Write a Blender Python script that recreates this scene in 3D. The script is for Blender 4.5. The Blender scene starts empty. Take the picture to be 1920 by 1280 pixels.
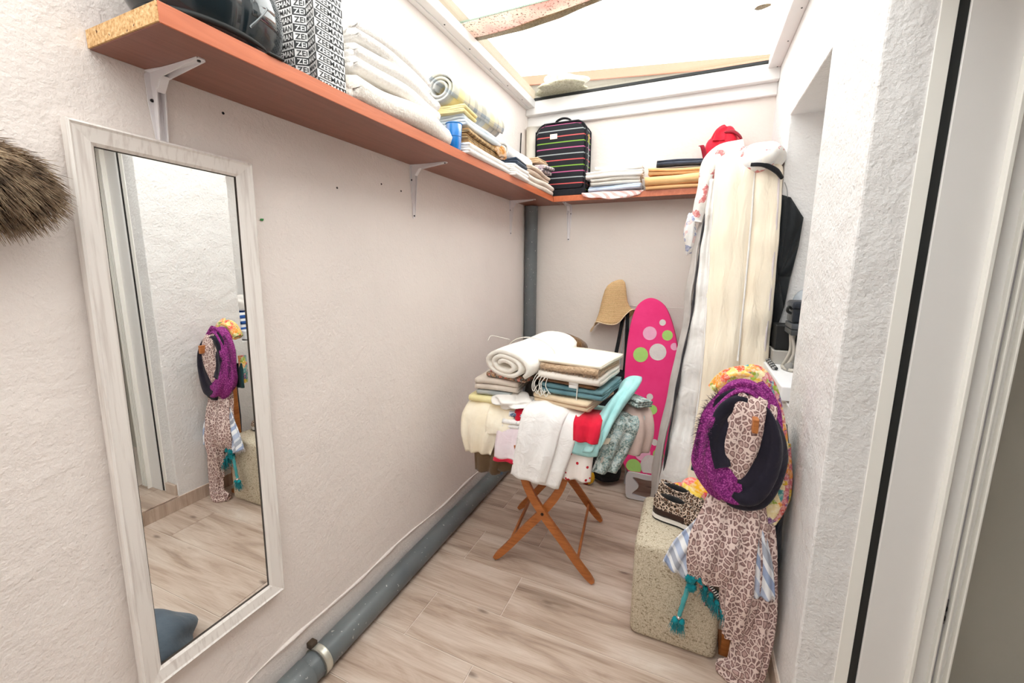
import bpy, bmesh, math, random
import numpy as np
from mathutils import Matrix, Vector
random.seed(7)
RNG = np.random.default_rng(7)
sc = bpy.context.scene
col = sc.collection

# ------------------------------------------------------------------ camera, sky, exposure
H = 1.6
cam_d = bpy.data.cameras.new('camera')
cam = bpy.data.objects.new('camera', cam_d)
col.objects.link(cam)
cam_d.sensor_width = 36.0
cam_d.lens = 769.73 * 36 / 1920
cam_d.shift_x = 0.0
cam_d.shift_y = -16.2 / 1920
cam_d.clip_start = 0.02
cam.matrix_world = Matrix(((0.91555682, -0.07247544, 0.39560462, 0),
                           (0.40211371, 0.14596811, -0.90387935, 0),
                           (0.0077634, 0.98663094, 0.16278547, H),
                           (0, 0, 0, 1)))
sc.camera = cam
W = bpy.data.worlds.new('overcast_sky')
sc.world = W
W.use_nodes = True
bg = W.node_tree.nodes['Background']
bg.inputs[0].default_value = (1.0, 0.992, 0.985, 1)
bg.inputs[1].default_value = 4.8
sc.view_settings.view_transform = 'Standard'
sc.view_settings.look = 'None'
sc.view_settings.gamma = 1
sc.view_settings.exposure = 0.0
sc.view_settings.use_curve_mapping = False
sc.cycles.use_denoising = True
sc.cycles.max_bounces = 14
sc.cycles.diffuse_bounces = 9
sc.cycles.transparent_max_bounces = 12


# ------------------------------------------------------------------ materials
def lin(rgb):
    out = []
    for v in rgb:
        v = v / 255.0
        out.append(v / 12.92 if v <= 0.04045 else ((v + 0.055) / 1.055) ** 2.4)
    return (out[0], out[1], out[2], 1.0)


def new_mat(name):
    m = bpy.data.materials.new(name)
    m.use_nodes = True
    nt = m.node_tree
    return m, nt, nt.nodes['Principled BSDF']


def N(nt, t, **kw):
    n = nt.nodes.new(t)
    for k, v in kw.items():
        setattr(n, k, v)
    return n


def coords(nt, scale=(1, 1, 1), kind='Object'):
    tc = N(nt, 'ShaderNodeTexCoord')
    mp = N(nt, 'ShaderNodeMapping')
    mp.inputs['Scale'].default_value = scale
    nt.links.new(tc.outputs[kind], mp.inputs[0])
    return mp.outputs[0]


def noise(nt, vec, scale, detail=3, rough=0.55, dist=0):
    n = N(nt, 'ShaderNodeTexNoise')
    n.inputs['Scale'].default_value = scale
    n.inputs['Detail'].default_value = detail
    n.inputs['Roughness'].default_value = rough
    n.inputs['Distortion'].default_value = dist
    nt.links.new(vec, n.inputs['Vector'])
    return n.outputs['Fac']


def ramp(nt, fac, stops, interp='LINEAR'):
    r = N(nt, 'ShaderNodeValToRGB')
    r.color_ramp.interpolation = interp
    e = r.color_ramp.elements
    while len(e) > len(stops):
        e.remove(e[-1])
    while len(e) < len(stops):
        e.new(1)
    for el, (p, c) in zip(e, stops):
        el.position = p
        el.color = c
    nt.links.new(fac, r.inputs[0])
    return r.outputs[0]


def bump(nt, b, fac, strength, dist=0.01, prev=None):
    n = N(nt, 'ShaderNodeBump')
    n.inputs['Strength'].default_value = strength
    n.inputs['Distance'].default_value = dist
    nt.links.new(fac, n.inputs['Height'])
    if prev is not None:
        nt.links.new(prev, n.inputs['Normal'])
    nt.links.new(n.outputs[0], b.inputs['Normal'])
    return n.outputs[0]


def mixc(nt, fac, a, b):
    m = N(nt, 'ShaderNodeMix', data_type='RGBA')
    if hasattr(fac, 'links'):
        nt.links.new(fac, m.inputs['Factor'])
    else:
        m.inputs['Factor'].default_value = fac
    for s, v in (('A', a), ('B', b)):
        sock = [i for i in m.inputs if i.name == s and i.type == 'RGBA'][0]
        if hasattr(v, 'links'):
            nt.links.new(v, sock)
        else:
            sock.default_value = v
    return [o for o in m.outputs if o.type == 'RGBA'][0]


_plain = {}


def plain(name, rgb, rough=0.5, metal=0.0, spec=0.5, coat=0.0):
    if name in _plain:
        return _plain[name]
    m, nt, b = new_mat(name)
    b.inputs['Base Color'].default_value = lin(rgb)
    b.inputs['Roughness'].default_value = rough
    b.inputs['Metallic'].default_value = metal
    b.inputs['Specular IOR Level'].default_value = spec
    b.inputs['Coat Weight'].default_value = coat
    _plain[name] = m
    return m


def cloth(name, rgb, rgb2=None, rough=0.92, weave=420, wr=14, ws=0.35, ps=6.0, sheen=0.15):
    """woven cloth: soft tone variation, wrinkle relief and thread relief"""
    if name in _plain:
        return _plain[name]
    m, nt, b = new_mat(name)
    v = coords(nt)
    if rgb2 is None:
        rgb2 = tuple(x * 0.93 for x in rgb)
    c = ramp(nt, noise(nt, v, ps, 4), [(0.35, lin(rgb2)), (0.65, lin(rgb))])
    nt.links.new(c, b.inputs['Base Color'])
    b.inputs['Roughness'].default_value = rough
    b.inputs['Specular IOR Level'].default_value = 0.2
    b.inputs['Sheen Weight'].default_value = sheen
    p = bump(nt, b, noise(nt, v, wr, 3, 0.5, 0.6), ws, 0.02)
    bump(nt, b, noise(nt, v, weave, 2), 0.25, 0.002, p)
    _plain[name] = m
    return m


def terry(name, rgb, scale=260, s=0.8, rgb2=None, dist=0.006):
    if name in _plain:
        return _plain[name]
    m, nt, b = new_mat(name)
    v = coords(nt)
    f = noise(nt, v, scale, 3, 0.7)
    c = ramp(nt, f, [(0.3, lin(rgb2 or tuple(x * 0.86 for x in rgb))), (0.6, lin(rgb))])
    nt.links.new(c, b.inputs['Base Color'])
    b.inputs['Roughness'].default_value = 1.0
    b.inputs['Specular IOR Level'].default_value = 0.1
    b.inputs['Sheen Weight'].default_value = 0.3
    p = bump(nt, b, noise(nt, v, 22, 2), 0.4, 0.02)
    bump(nt, b, f, s, dist, p)
    _plain[name] = m
    return m


def stripes(name, direction, period, stops, rough=0.85, weave=400, ws=0.3, mix=None):
    """constant colour bands along an object-space direction; stops = [(position 0..1, rgb)]"""
    if name in _plain:
        return _plain[name]
    m, nt, b = new_mat(name)
    v = coords(nt)
    d = N(nt, 'ShaderNodeVectorMath', operation='DOT_PRODUCT')
    nt.links.new(v, d.inputs[0])
    d.inputs[1].default_value = direction
    q = N(nt, 'ShaderNodeMath', operation='DIVIDE')
    nt.links.new(d.outputs['Value'], q.inputs[0])
    q.inputs[1].default_value = period
    fr = N(nt, 'ShaderNodeMath', operation='FRACT')
    nt.links.new(q.outputs[0], fr.inputs[0])
    c = ramp(nt, fr.outputs[0], [(p, lin(k)) for p, k in stops], 'CONSTANT')
    if mix:
        d2 = N(nt, 'ShaderNodeVectorMath', operation='DOT_PRODUCT')
        nt.links.new(v, d2.inputs[0])
        d2.inputs[1].default_value = mix[0]
        q2 = N(nt, 'ShaderNodeMath', operation='DIVIDE')
        nt.links.new(d2.outputs['Value'], q2.inputs[0])
        q2.inputs[1].default_value = mix[1]
        fr2 = N(nt, 'ShaderNodeMath', operation='FRACT')
        nt.links.new(q2.outputs[0], fr2.inputs[0])
        c2 = ramp(nt, fr2.outputs[0], [(p, lin(k)) for p, k in mix[2]], 'CONSTANT')
        c = mixc(nt, 0.5, c, c2)
    nt.links.new(c, b.inputs['Base Color'])
    b.inputs['Roughness'].default_value = rough
    b.inputs['Specular IOR Level'].default_value = 0.25
    p = bump(nt, b, noise(nt, v, 16, 3), ws, 0.02)
    bump(nt, b, noise(nt, v, weave, 2), 0.2, 0.002, p)
    _plain[name] = m
    return m


def leopard(name, base, spot, core, scale, rough=0.9, stretch=(1, 1, 0.7)):
    if name in _plain:
        return _plain[name]
    m, nt, b = new_mat(name)
    v = coords(nt, stretch)
    nz_ = N(nt, 'ShaderNodeTexNoise')
    nz_.inputs['Scale'].default_value = scale * 0.9
    nt.links.new(v, nz_.inputs['Vector'])
    add = N(nt, 'ShaderNodeMixRGB', blend_type='LINEAR_LIGHT')
    add.inputs[0].default_value = 0.3 / scale
    nt.links.new(v, add.inputs[1])
    nt.links.new(nz_.outputs['Color'], add.inputs[2])
    vo = N(nt, 'ShaderNodeTexVoronoi', feature='DISTANCE_TO_EDGE')
    vo.inputs['Scale'].default_value = scale
    nt.links.new(add.outputs[0], vo.inputs['Vector'])
    br = noise(nt, v, scale * 1.3, 2)
    ring = ramp(nt, vo.outputs['Distance'], [(0.0, lin(base)), (0.075, lin(base)), (0.11, lin(spot)), (0.21, lin(spot)), (0.30, lin(core)), (1, lin(core))])
    gap = ramp(nt, br, [(0.32, (0, 0, 0, 1)), (0.38, (1, 1, 1, 1))])
    c = mixc(nt, gap, lin(base), ring)
    nt.links.new(c, b.inputs['Base Color'])
    b.inputs['Roughness'].default_value = rough
    b.inputs['Specular IOR Level'].default_value = 0.2
    bump(nt, b, noise(nt, coords(nt), 30, 3), 0.3, 0.01)
    _plain[name] = m
    return m


def patches(name, cols, scale, rough=0.9, dist=0.6):
    """printed floral / mottled cloth: voronoi cells coloured from a list"""
    if name in _plain:
        return _plain[name]
    m, nt, b = new_mat(name)
    v = coords(nt)
    nz_ = N(nt, 'ShaderNodeTexNoise')
    nz_.inputs['Scale'].default_value = scale
    nt.links.new(v, nz_.inputs['Vector'])
    add = N(nt, 'ShaderNodeMixRGB', blend_type='LINEAR_LIGHT')
    add.inputs[0].default_value = dist / scale
    nt.links.new(v, add.inputs[1])
    nt.links.new(nz_.outputs['Color'], add.inputs[2])
    vo = N(nt, 'ShaderNodeTexVoronoi')
    vo.inputs['Scale'].default_value = scale
    nt.links.new(add.outputs[0], vo.inputs['Vector'])
    sp = N(nt, 'ShaderNodeSeparateColor')
    nt.links.new(vo.outputs['Color'], sp.inputs[0])
    n = len(cols)
    c = ramp(nt, sp.outputs[0], [(i / n, lin(k)) for i, k in enumerate(cols)], 'CONSTANT')
    c = mixc(nt, ramp(nt, noise(nt, v, scale * 3, 2), [(0.45, (0, 0, 0, 1)), (0.6, (0.35, 0.35, 0.35, 1))]), c, lin((245, 240, 230)))
    nt.links.new(c, b.inputs['Base Color'])
    b.inputs['Roughness'].default_value = rough
    b.inputs['Specular IOR Level'].default_value = 0.2
    bump(nt, b, noise(nt, v, 30, 3), 0.3, 0.01)
    _plain[name] = m
    return m


def plaster(name, rgb, fine=0.35, coarse=0.5, fs=95):
    m, nt, b = new_mat(name)
    v = coords(nt)
    c = ramp(nt, noise(nt, v, 2.2, 4), [(0.3, lin(tuple(x * 0.975 for x in rgb))), (0.7, lin(rgb))])
    nt.links.new(c, b.inputs['Base Color'])
    b.inputs['Roughness'].default_value = 0.9
    b.inputs['Specular IOR Level'].default_value = 0.15
    p = bump(nt, b, noise(nt, v, 9, 4, 0.6), coarse * 0.6, 0.03)
    bump(nt, b, noise(nt, v, fs, 3, 0.6), fine, 0.006, p)
    return m


def wood_plank(name):
    m, nt, b = new_mat(name)
    oi = N(nt, 'ShaderNodeObjectInfo')
    tc = N(nt, 'ShaderNodeTexCoord')
    off = N(nt, 'ShaderNodeVectorMath', operation='MULTIPLY_ADD')
    nt.links.new(oi.outputs['Random'], off.inputs[0])
    off.inputs[1].default_value = (13, 37, 0)
    nt.links.new(tc.outputs['Object'], off.inputs[2])
    mp = N(nt, 'ShaderNodeMapping')
    mp.inputs['Scale'].default_value = (1.1, 8.5, 1)
    nt.links.new(off.outputs[0], mp.inputs[0])
    v = mp.outputs[0]
    g1 = noise(nt, v, 1.3, 6, 0.6, 1.0)
    c1 = ramp(nt, g1, [(0.28, lin((136, 114, 98))), (0.42, lin((174, 151, 133))), (0.55, lin((196, 176, 160))), (0.75, lin((217, 203, 191)))])
    mp2 = N(nt, 'ShaderNodeMapping')
    mp2.inputs['Scale'].default_value = (5, 120, 1)
    nt.links.new(off.outputs[0], mp2.inputs[0])
    g2 = noise(nt, mp2.outputs[0], 1.2, 3)
    fine = ramp(nt, g2, [(0.35, (0, 0, 0, 1)), (0.55, (1, 1, 1, 1))])
    c2 = mixc(nt, 0.055, c1, fine)
    mp3 = N(nt, 'ShaderNodeMapping')
    mp3.inputs['Scale'].default_value = (3.2, 9, 1)
    nt.links.new(off.outputs[0], mp3.inputs[0])
    vo = N(nt, 'ShaderNodeTexVoronoi')
    vo.inputs['Scale'].default_value = 1.0
    nt.links.new(mp3.outputs[0], vo.inputs['Vector'])
    knot = ramp(nt, vo.outputs['Distance'], [(0.05, lin((96, 76, 64))), (0.13, (1, 1, 1, 1))])
    mm = N(nt, 'ShaderNodeMixRGB', blend_type='MULTIPLY')
    mm.inputs[0].default_value = 0.6
    nt.links.new(c2, mm.inputs[1])
    nt.links.new(knot, mm.inputs[2])
    nt.links.new(mm.outputs[0], b.inputs['Base Color'])
    b.inputs['Roughness'].default_value = 0.42
    b.inputs['Specular IOR Level'].default_value = 0.45
    bump(nt, b, g2, 0.12, 0.003)
    return m


def wood(name, dark, light, scale=(3, 3, 30), rough=0.4, base=1.5):
    m, nt, b = new_mat(name)
    v = coords(nt, scale)
    g = noise(nt, v, base, 5, 0.6, 0.8)
    c = ramp(nt, g, [(0.3, lin(dark)), (0.7, lin(light))])
    nt.links.new(c, b.inputs['Base Color'])
    b.inputs['Roughness'].default_value = rough
    bump(nt, b, g, 0.08, 0.004)
    return m


# ------------------------------------------------------------------ mesh tools
class Geo:
    """collects verts, faces and material slots for ONE mesh object"""

    def __init__(self):
        self.v, self.f, self.mi, self.n = [], [], [], 0

    def add(self, vf, mi=0):
        v, f = vf
        v = np.asarray(v, float)
        self.v.append(v)
        for q in f:
            self.f.append([int(i) + self.n for i in q])
            self.mi.append(mi)
        self.n += len(v)
        return self


POS = {}


def bottom(v):
    lo, hi = v.min(0), v.max(0)
    return np.array([(lo[0] + hi[0]) / 2, (lo[1] + hi[1]) / 2, lo[2]])


def build(name, geo, mats, parent=None, smooth=True, origin=None, angle=None):
    if isinstance(geo, tuple):
        geo = Geo().add(geo)
    if not isinstance(mats, (list, tuple)):
        mats = [mats]
    v = np.concatenate(geo.v)
    o0 = bottom(v) if origin is None else np.array(origin, float)
    me = bpy.data.meshes.new(name)
    me.from_pydata((v - o0).tolist(), [], geo.f)
    for m in mats:
        me.materials.append(m)
    if len(mats) > 1:
        me.polygons.foreach_set('material_index', geo.mi)
    if smooth:
        me.polygons.foreach_set('use_smooth', [True] * len(me.polygons))
        if angle:
            try:
                me.set_sharp_from_angle(angle=math.radians(angle))
            except Exception:
                pass
    me.update()
    o = bpy.data.objects.new(name, me)
    col.objects.link(o)
    base = np.zeros(3)
    if parent is not None:
        o.parent = parent
        base = POS[parent.name]
    o.location = Vector((o0 - base).tolist())
    POS[o.name] = o0
    return o


def tag(o, label, cat, group=None):
    o['label'] = label
    o['category'] = cat
    if group:
        o['group'] = group
    return o


def thing(name, label, cat, loc, group=None):
    o = bpy.data.objects.new(name, None)
    o.empty_display_size = 0.05
    o.location = loc
    col.objects.link(o)
    POS[o.name] = np.array(loc, float)
    return tag(o, label, cat, group)


def struct(o):
    o['kind'] = 'structure'
    return o


def box(x0, x1, y0, y1, z0, z1, bev=0.0, seg=2):
    bm = bmesh.new()
    bmesh.ops.create_cube(bm, size=1)
    bmesh.ops.scale(bm, vec=(x1 - x0, y1 - y0, z1 - z0), verts=bm.verts)
    bmesh.ops.translate(bm, vec=((x0 + x1) / 2, (y0 + y1) / 2, (z0 + z1) / 2), verts=bm.verts)
    if bev > 0:
        bmesh.ops.bevel(bm, geom=list(bm.edges), offset=bev, segments=seg, affect='EDGES', profile=0.5)
    bm.verts.index_update()
    v = np.array([x.co[:] for x in bm.verts])
    f = [[x.index for x in fc.verts] for fc in bm.faces]
    bm.free()
    return v, f


def frame_box(c, ax, ay, az, sx, sy, sz, bev=0.0):
    """box of size sx,sy,sz along three given unit axes, centred at c"""
    v, f = box(-sx / 2, sx / 2, -sy / 2, sy / 2, -sz / 2, sz / 2, bev)
    M = np.array([ax, ay, az], float)
    return v @ M + np.array(c, float), f


def prism(poly, c0, ex, ey, en, h):
    """flat outline (list of 2D) in axes ex,ey from c0, extruded h along en"""
    p = np.array(poly, float)
    a = np.array(c0) + p[:, :1] * np.array(ex) + p[:, 1:] * np.array(ey)
    b = a + np.array(en) * h
    n = len(p)
    f = [list(range(n))[::-1], list(range(n, 2 * n))]
    for i in range(n):
        j = (i + 1) % n
        f.append([i, j, n + j, n + i])
    return np.concatenate([a, b]), f


def unit(a):
    a = np.asarray(a, float)
    return a / (np.linalg.norm(a, axis=-1, keepdims=True) + 1e-12)


def cr(pts, n, closed=False):
    """Catmull-Rom through pts, n samples"""
    P = np.array(pts, float)
    if closed:
        P = np.concatenate([P[-1:], P, P[:2]])
        m = len(pts)
        t = np.linspace(0, m, n, endpoint=False)
    else:
        P = np.concatenate([2 * P[:1] - P[1:2], P, 2 * P[-1:] - P[-2:-1]])
        m = len(pts) - 1
        t = np.linspace(0, m, n)
    i = np.clip(t.astype(int), 0, m - 1)
    u = (t - i)[:, None]
    a, b, c, d = P[i], P[i + 1], P[i + 2], P[i + 3]
    return 0.5 * ((2 * b) + (c - a) * u + (2 * a - 5 * b + 4 * c - d) * u ** 2 + (3 * b - a - 3 * c + d) * u ** 3)


def wob(P, freq, seed, k=5):
    """smooth pseudo-noise in about -1..1"""
    r = np.random.default_rng(seed)
    out = np.zeros(P.shape[:-1])
    for i in range(k):
        d = unit(r.normal(size=3)) * freq * r.uniform(0.6, 1.6)
        out += np.sin(P @ d + r.uniform(0, 6.28)) / k
    return out * 1.6


def grid_faces(nu, nv, cu=False, cv=False, off=0):
    f = []
    for i in range(nu if cu else nu - 1):
        for j in range(nv if cv else nv - 1):
            a, b = i, (i + 1) % nu
            c, d = j, (j + 1) % nv
            f.append([off + a * nv + c, off + b * nv + c, off + b * nv + d, off + a * nv + d])
    return f


def grid_normals(P):
    du = np.gradient(P, axis=0)
    dv = np.gradient(P, axis=1)
    return unit(np.cross(du, dv))


def sheet(P, th):
    """closed two-sided cloth from a grid of points"""
    nu, nv = P.shape[:2]
    n = grid_normals(P)
    A = (P + n * th / 2).reshape(-1, 3)
    B = (P - n * th / 2).reshape(-1, 3)
    f = grid_faces(nu, nv)
    k = nu * nv
    f += [[q[0] + k, q[3] + k, q[2] + k, q[1] + k] for q in f]
    for i in range(nu - 1):
        a, b = i * nv, (i + 1) * nv
        f.append([a, a + k, b + k, b])
        a, b = i * nv + nv - 1, (i + 1) * nv + nv - 1
        f.append([b, b + k, a + k, a])
    for j in range(nv - 1):
        f.append([j + 1, j + 1 + k, j + k, j])
        a = (nu - 1) * nv + j
        f.append([a, a + k, a + 1 + k, a + 1])
    return np.concatenate([A, B]), f


def place(v, loc, yaw=0, pitch=0, roll=0):
    a, b, c = math.radians(yaw), math.radians(pitch), math.radians(roll)
    Rz = np.array([[math.cos(a), -math.sin(a), 0], [math.sin(a), math.cos(a), 0], [0, 0, 1]])
    Rx = np.array([[1, 0, 0], [0, math.cos(b), -math.sin(b)], [0, math.sin(b), math.cos(b)]])
    Ry = np.array([[math.cos(c), 0, math.sin(c)], [0, 1, 0], [-math.sin(c), 0, math.cos(c)]])
    return np.asarray(v) @ (Rz @ Rx @ Ry).T + np.array(loc, float)


def fold(w, d, n, pitch, loc, yaw=0, th=None, seed=1, jit=0.006, sag=0.0, wave=0.004, pit=0, roll=0, nv=12, puff=0.0):
    """a real folded cloth: one sheet folded n layers high, fold edges on the local -y side"""
    r = np.random.default_rng(seed)
    th = th or pitch * 0.82
    yf, yb = -d / 2, d / 2
    line = []
    for i in range(n):
        z = (i + 0.5) * pitch
        a = (yb if i % 2 == 0 else yf)
        b = (yf if i % 2 == 0 else yb)
        j0 = r.uniform(-jit, jit)
        ys = np.linspace(a, b, 8)
        if i == 0:
            line += [(y, z) for y in ys]
        else:
            line += [(y, z) for y in ys[1:]]
        if i < n - 1:
            s = -1 if b < a else 1
            for k in (1, 2, 3):
                t = math.pi * k / 4
                line.append((b + s * (math.sin(t) * pitch * 0.5 + j0), z + pitch * 0.5 * (1 - math.cos(t))))
    L = np.array(line)
    xs = np.linspace(-w / 2, w / 2, nv)
    P = np.zeros((len(L), nv, 3))
    P[:, :, 0] = xs[None, :] * (1 + 0.012 * np.sin(np.arange(len(L)) * 1.3)[:, None])
    P[:, :, 1] = L[:, 0][:, None]
    P[:, :, 2] = L[:, 1][:, None]
    hh = n * pitch
    q = P.copy()
    q[:, :, 2] *= 0.35
    e = wob(q, 16, seed)
    P[:, :, 2] += wave * e * np.clip(P[:, :, 2] / hh + 0.2, 0, 1)
    P[:, :, 1] += wave * 1.4 * wob(q, 14, seed + 3)
    P[:, :, 0] += wave * wob(P, 18, seed + 5)
    tx = 1 - (np.abs(P[:, :, 0]) / (w / 2)) ** 2
    ty = 1 - np.clip(np.abs(P[:, :, 1]) / (d / 2 + pitch), 0, 1) ** 2
    P[:, :, 2] += (puff * tx * ty - sag * (1 - tx)) * (P[:, :, 2] / hh)
    P[:, :, 2] = np.maximum(P[:, :, 2], th / 2)
    v, f = sheet(P, th)
    v[:, 2] = np.maximum(v[:, 2], 0.0)
    return place(v, loc, yaw, pit, roll), f


def roll_up(L, R, r0, turns, loc, yaw=0, th=0.008, sx=1.0, sz=1.0, seed=1, pit=0, nv=10, wave=0.004, roll=0):
    """a cloth rolled up along local x, spiral ends visible"""
    n = int(turns * 22)
    t = np.linspace(0, turns * 2 * math.pi, n)
    rr = np.linspace(r0, R, n)
    P = np.zeros((n, nv, 3))
    P[:, :, 0] = np.linspace(-L / 2, L / 2, nv)[None, :]
    P[:, :, 1] = (rr * np.cos(t) * sx)[:, None]
    P[:, :, 2] = (rr * np.sin(t) * sz)[:, None] + R * sz
    P[:, :, 1] += wave * wob(P, 14, seed)
    P[:, :, 2] += wave * wob(P, 15, seed + 2)
    P[:, :, 0] += wave * 1.5 * wob(P * np.array([0, 1, 1]), 30, seed + 4)
    v, f = sheet(P, th)
    return place(v, loc, yaw, pit, roll), f


def drape(pts, widths, wdir, nu=30, nv=16, amp=0.0, rip=3, th=0.006, seed=1, grow=1.0, bow=0.0, wave=0.004, hem=0.0, phase=0.0):
    """hanging cloth: centre line pts, width along wdir, ripples growing towards the end"""
    c = cr(pts, nu)
    k = np.linspace(0, 1, nu)
    wd = np.interp(k, np.linspace(0, 1, len(widths)), widths)
    wv = np.array(wdir, float)
    if wv.ndim == 1:
        wv = np.repeat(wv[None], nu, 0)
    else:
        wv = np.stack([np.interp(k, np.linspace(0, 1, len(wv)), wv[:, i]) for i in range(3)], 1)
    wv = unit(wv)
    tg = unit(np.gradient(c, axis=0))
    nn = unit(np.cross(wv, tg))
    s = np.linspace(-0.5, 0.5, nv)
    P = c[:, None] + wv[:, None] * (s[None, :, None] * wd[:, None, None])
    a = amp * k ** grow
    P = P + nn[:, None] * (a[:, None] * np.sin(2 * math.pi * rip * s[None] + phase + 1.2 * k[:, None]) + bow * (1 - (2 * s[None]) ** 2))[..., None]
    if hem:
        P = P + tg[:, None] * (hem * (k[:, None] ** 3) * np.sin(5 * s[None] + seed))[..., None]
    P = P + nn[:, None] * (wave * wob(P, 22, seed))[..., None]
    return sheet(P, th)


def sweep(pts, ra, rb, nu=60, m=28, closed=False, ref=(0, 1, 0), amp=0.0, k=7, tw=0.0, wave=0.0, seed=1, cap=True):
    """bunched cloth or tube: ring of radii ra (side) and rb (out) carried along a curve, with k gathered folds"""
    c = cr(pts, nu, closed)
    if closed:
        tg = unit(np.roll(c, -1, 0) - np.roll(c, 1, 0))
    else:
        tg = unit(np.gradient(c, axis=0))
    ref = np.array(ref, float)
    side = unit(np.cross(tg, ref[None]))
    out = unit(np.cross(side, tg))
    u = np.linspace(0, 1, nu)
    A = np.interp(u, np.linspace(0, 1, len(np.atleast_1d(ra))), np.atleast_1d(ra))
    B = np.interp(u, np.linspace(0, 1, len(np.atleast_1d(rb))), np.atleast_1d(rb))
    t = np.linspace(0, 2 * math.pi, m, endpoint=False)
    g = 1 + amp * np.cos(k * t[None] + tw * u[:, None] * 6.28) * (0.7 + 0.3 * np.sin(3 * t[None] + 9 * u[:, None]))
    P = c[:, None] + side[:, None] * (A[:, None] * np.cos(t)[None] * g)[..., None] + out[:, None] * (B[:, None] * np.sin(t)[None] * g)[..., None]
    if wave:
        n = unit(P - c[:, None])
        P = P + n * (wave * wob(P, 25, seed))[..., None]
    v = P.reshape(-1, 3)
    f = grid_faces(nu, m, closed, True)
    if not closed and cap:
        v = np.concatenate([v, c[:1], c[-1:]])
        a, b = nu * m, nu * m + 1
        for j in range(m):
            q = (j + 1) % m
            f.append([a, q, j])
            f.append([b, (nu - 1) * m + j, (nu - 1) * m + q])
    return v, f


def tube(pts, r, m=8, nu=None, closed=False, ref=(0.3, 0.2, 0.93)):
    nu = nu or max(2, 6 * len(pts))
    return sweep(pts, np.atleast_1d(r), np.atleast_1d(r), nu, m, closed, ref)


def rod(a, b, r, m=10):
    a, b = np.array(a, float), np.array(b, float)
    d = unit(b - a)
    ref = (0, 0, 1) if abs(d[2]) < 0.9 else (0, 1, 0)
    return sweep([a, b], [r], [r], 2, m, False, ref)


def lump(c, rad, amp=0.1, freq=3, seed=1, nu=22, nv=30, flat=None, sq=1.0):
    th = np.linspace(0.001, math.pi - 0.001, nu)
    ph = np.linspace(0, 2 * math.pi, nv, endpoint=False)
    d = np.stack([np.sin(th)[:, None] * np.cos(ph)[None], np.sin(th)[:, None] * np.sin(ph)[None], np.repeat(np.cos(th)[:, None], nv, 1)], -1)
    if sq != 1.0:
        d = np.sign(d) * np.abs(d) ** sq
    P = d * (1 + amp * wob(d, freq, seed))[..., None] * np.array(rad) + np.array(c)
    if flat is not None:
        P[..., 2] = np.maximum(P[..., 2], flat)
    return P.reshape(-1, 3), grid_faces(nu, nv, False, True)


def lathe(prof, c, m=32, squash=(1, 1), rippleamp=0.0, ripk=4, phase=0):
    """profile [(r, z)] turned about z"""
    p = np.array(prof, float)
    t = np.linspace(0, 2 * math.pi, m, endpoint=False)
    P = np.zeros((len(p), m, 3))
    P[:, :, 0] = p[:, :1] * np.cos(t)[None] * squash[0]
    P[:, :, 1] = p[:, :1] * np.sin(t)[None] * squash[1]
    P[:, :, 2] = p[:, 1:]
    if rippleamp:
        w = np.linspace(0, 1, len(p))[:, None] ** 2
        P[:, :, 2] += rippleamp * w * np.sin(ripk * t + phase)[None]
        P[:, :, :2] *= (1 + 0.6 * rippleamp / 0.03 * 0.1 * w * np.cos(ripk * t + phase)[None])[..., None]
    return (P + np.array(c)).reshape(-1, 3), grid_faces(len(p), m, False, True)


def strands(starts, dirs, length, r=0.0009, droop=0.3, seed=3):
    """many thin tapering threads as one part"""
    rg = np.random.default_rng(seed)
    V, F, n = [], [], 0
    for s, d in zip(starts, dirs):
        L = length * rg.uniform(0.6, 1.15)
        d = unit(d)
        a = unit(np.cross(d, rg.normal(size=3)))
        b = np.cross(d, a)
        for i, t in enumerate((0, 0.5, 1.0)):
            c = s + d * L * t + np.array([0, 0, -1]) * droop * L * t * t
            rr = r * (1 - 0.8 * t)
            for q in range(3):
                an = q * 2.094
                V.append(c + a * rr * math.cos(an) + b * rr * math.sin(an))
        for i in range(2):
            for q in range(3):
                w = (q + 1) % 3
                F.append([n + i * 3 + q, n + i * 3 + w, n + i * 3 + 3 + w, n + i * 3 + 3 + q])
        n += 9
    return np.array(V), F


# ------------------------------------------------------------------ shared materials
M_wall_warm = plaster('warm_white_plaster', (232, 223, 218), 0.5, 0.45, 85)
M_wall_back = plaster('back_wall_paint', (226, 218, 212), 0.2, 0.25)
M_wall_white = plaster('rough_white_plaster', (231, 230, 230), 0.7, 0.8, 80)
M_hall = plaster('grey_hall_paint', (204, 202, 193), 0.05, 0.1)
M_plank = wood_plank('bleached_wood_tile')
M_grout = plain('pale_grout', (222, 210, 200), 0.9)
M_alu = plain('white_lacquered_metal', (229, 228, 227), 0.35)
M_trim = plain('white_painted_trim', (240, 239, 234), 0.45)
M_rubber = plain('black_rubber', (22, 24, 24), 0.6)
M_track = plain('grey_track', (170, 168, 172), 0.4)
M_cherry = wood('cherry_laminate', (124, 76, 62), (144, 90, 74), (30, 2.5, 30), 0.38)  # duller board tone than the edge band, partly underside shade put into the colour
M_edge = wood('cherry_edge_band', (184, 96, 60), (204, 116, 78), (30, 2.5, 30), 0.3)
M_screw = plain('dark_screw', (60, 58, 58), 0.4, 0.8)
M_white_metal = plain('white_enamel', (226, 222, 224), 0.35)
M_grey_pvc = None
XR, XL, YB, ZC = 0.40, -1.30, 3.28, 2.82

# ------------------------------------------------------------------ room shell
fl = struct(build('floor', box(XL - .1, XR + .02, -1.3, YB + .1, -0.06, -0.003), M_grout, smooth=False))
PLANK_MESH = {}


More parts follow.
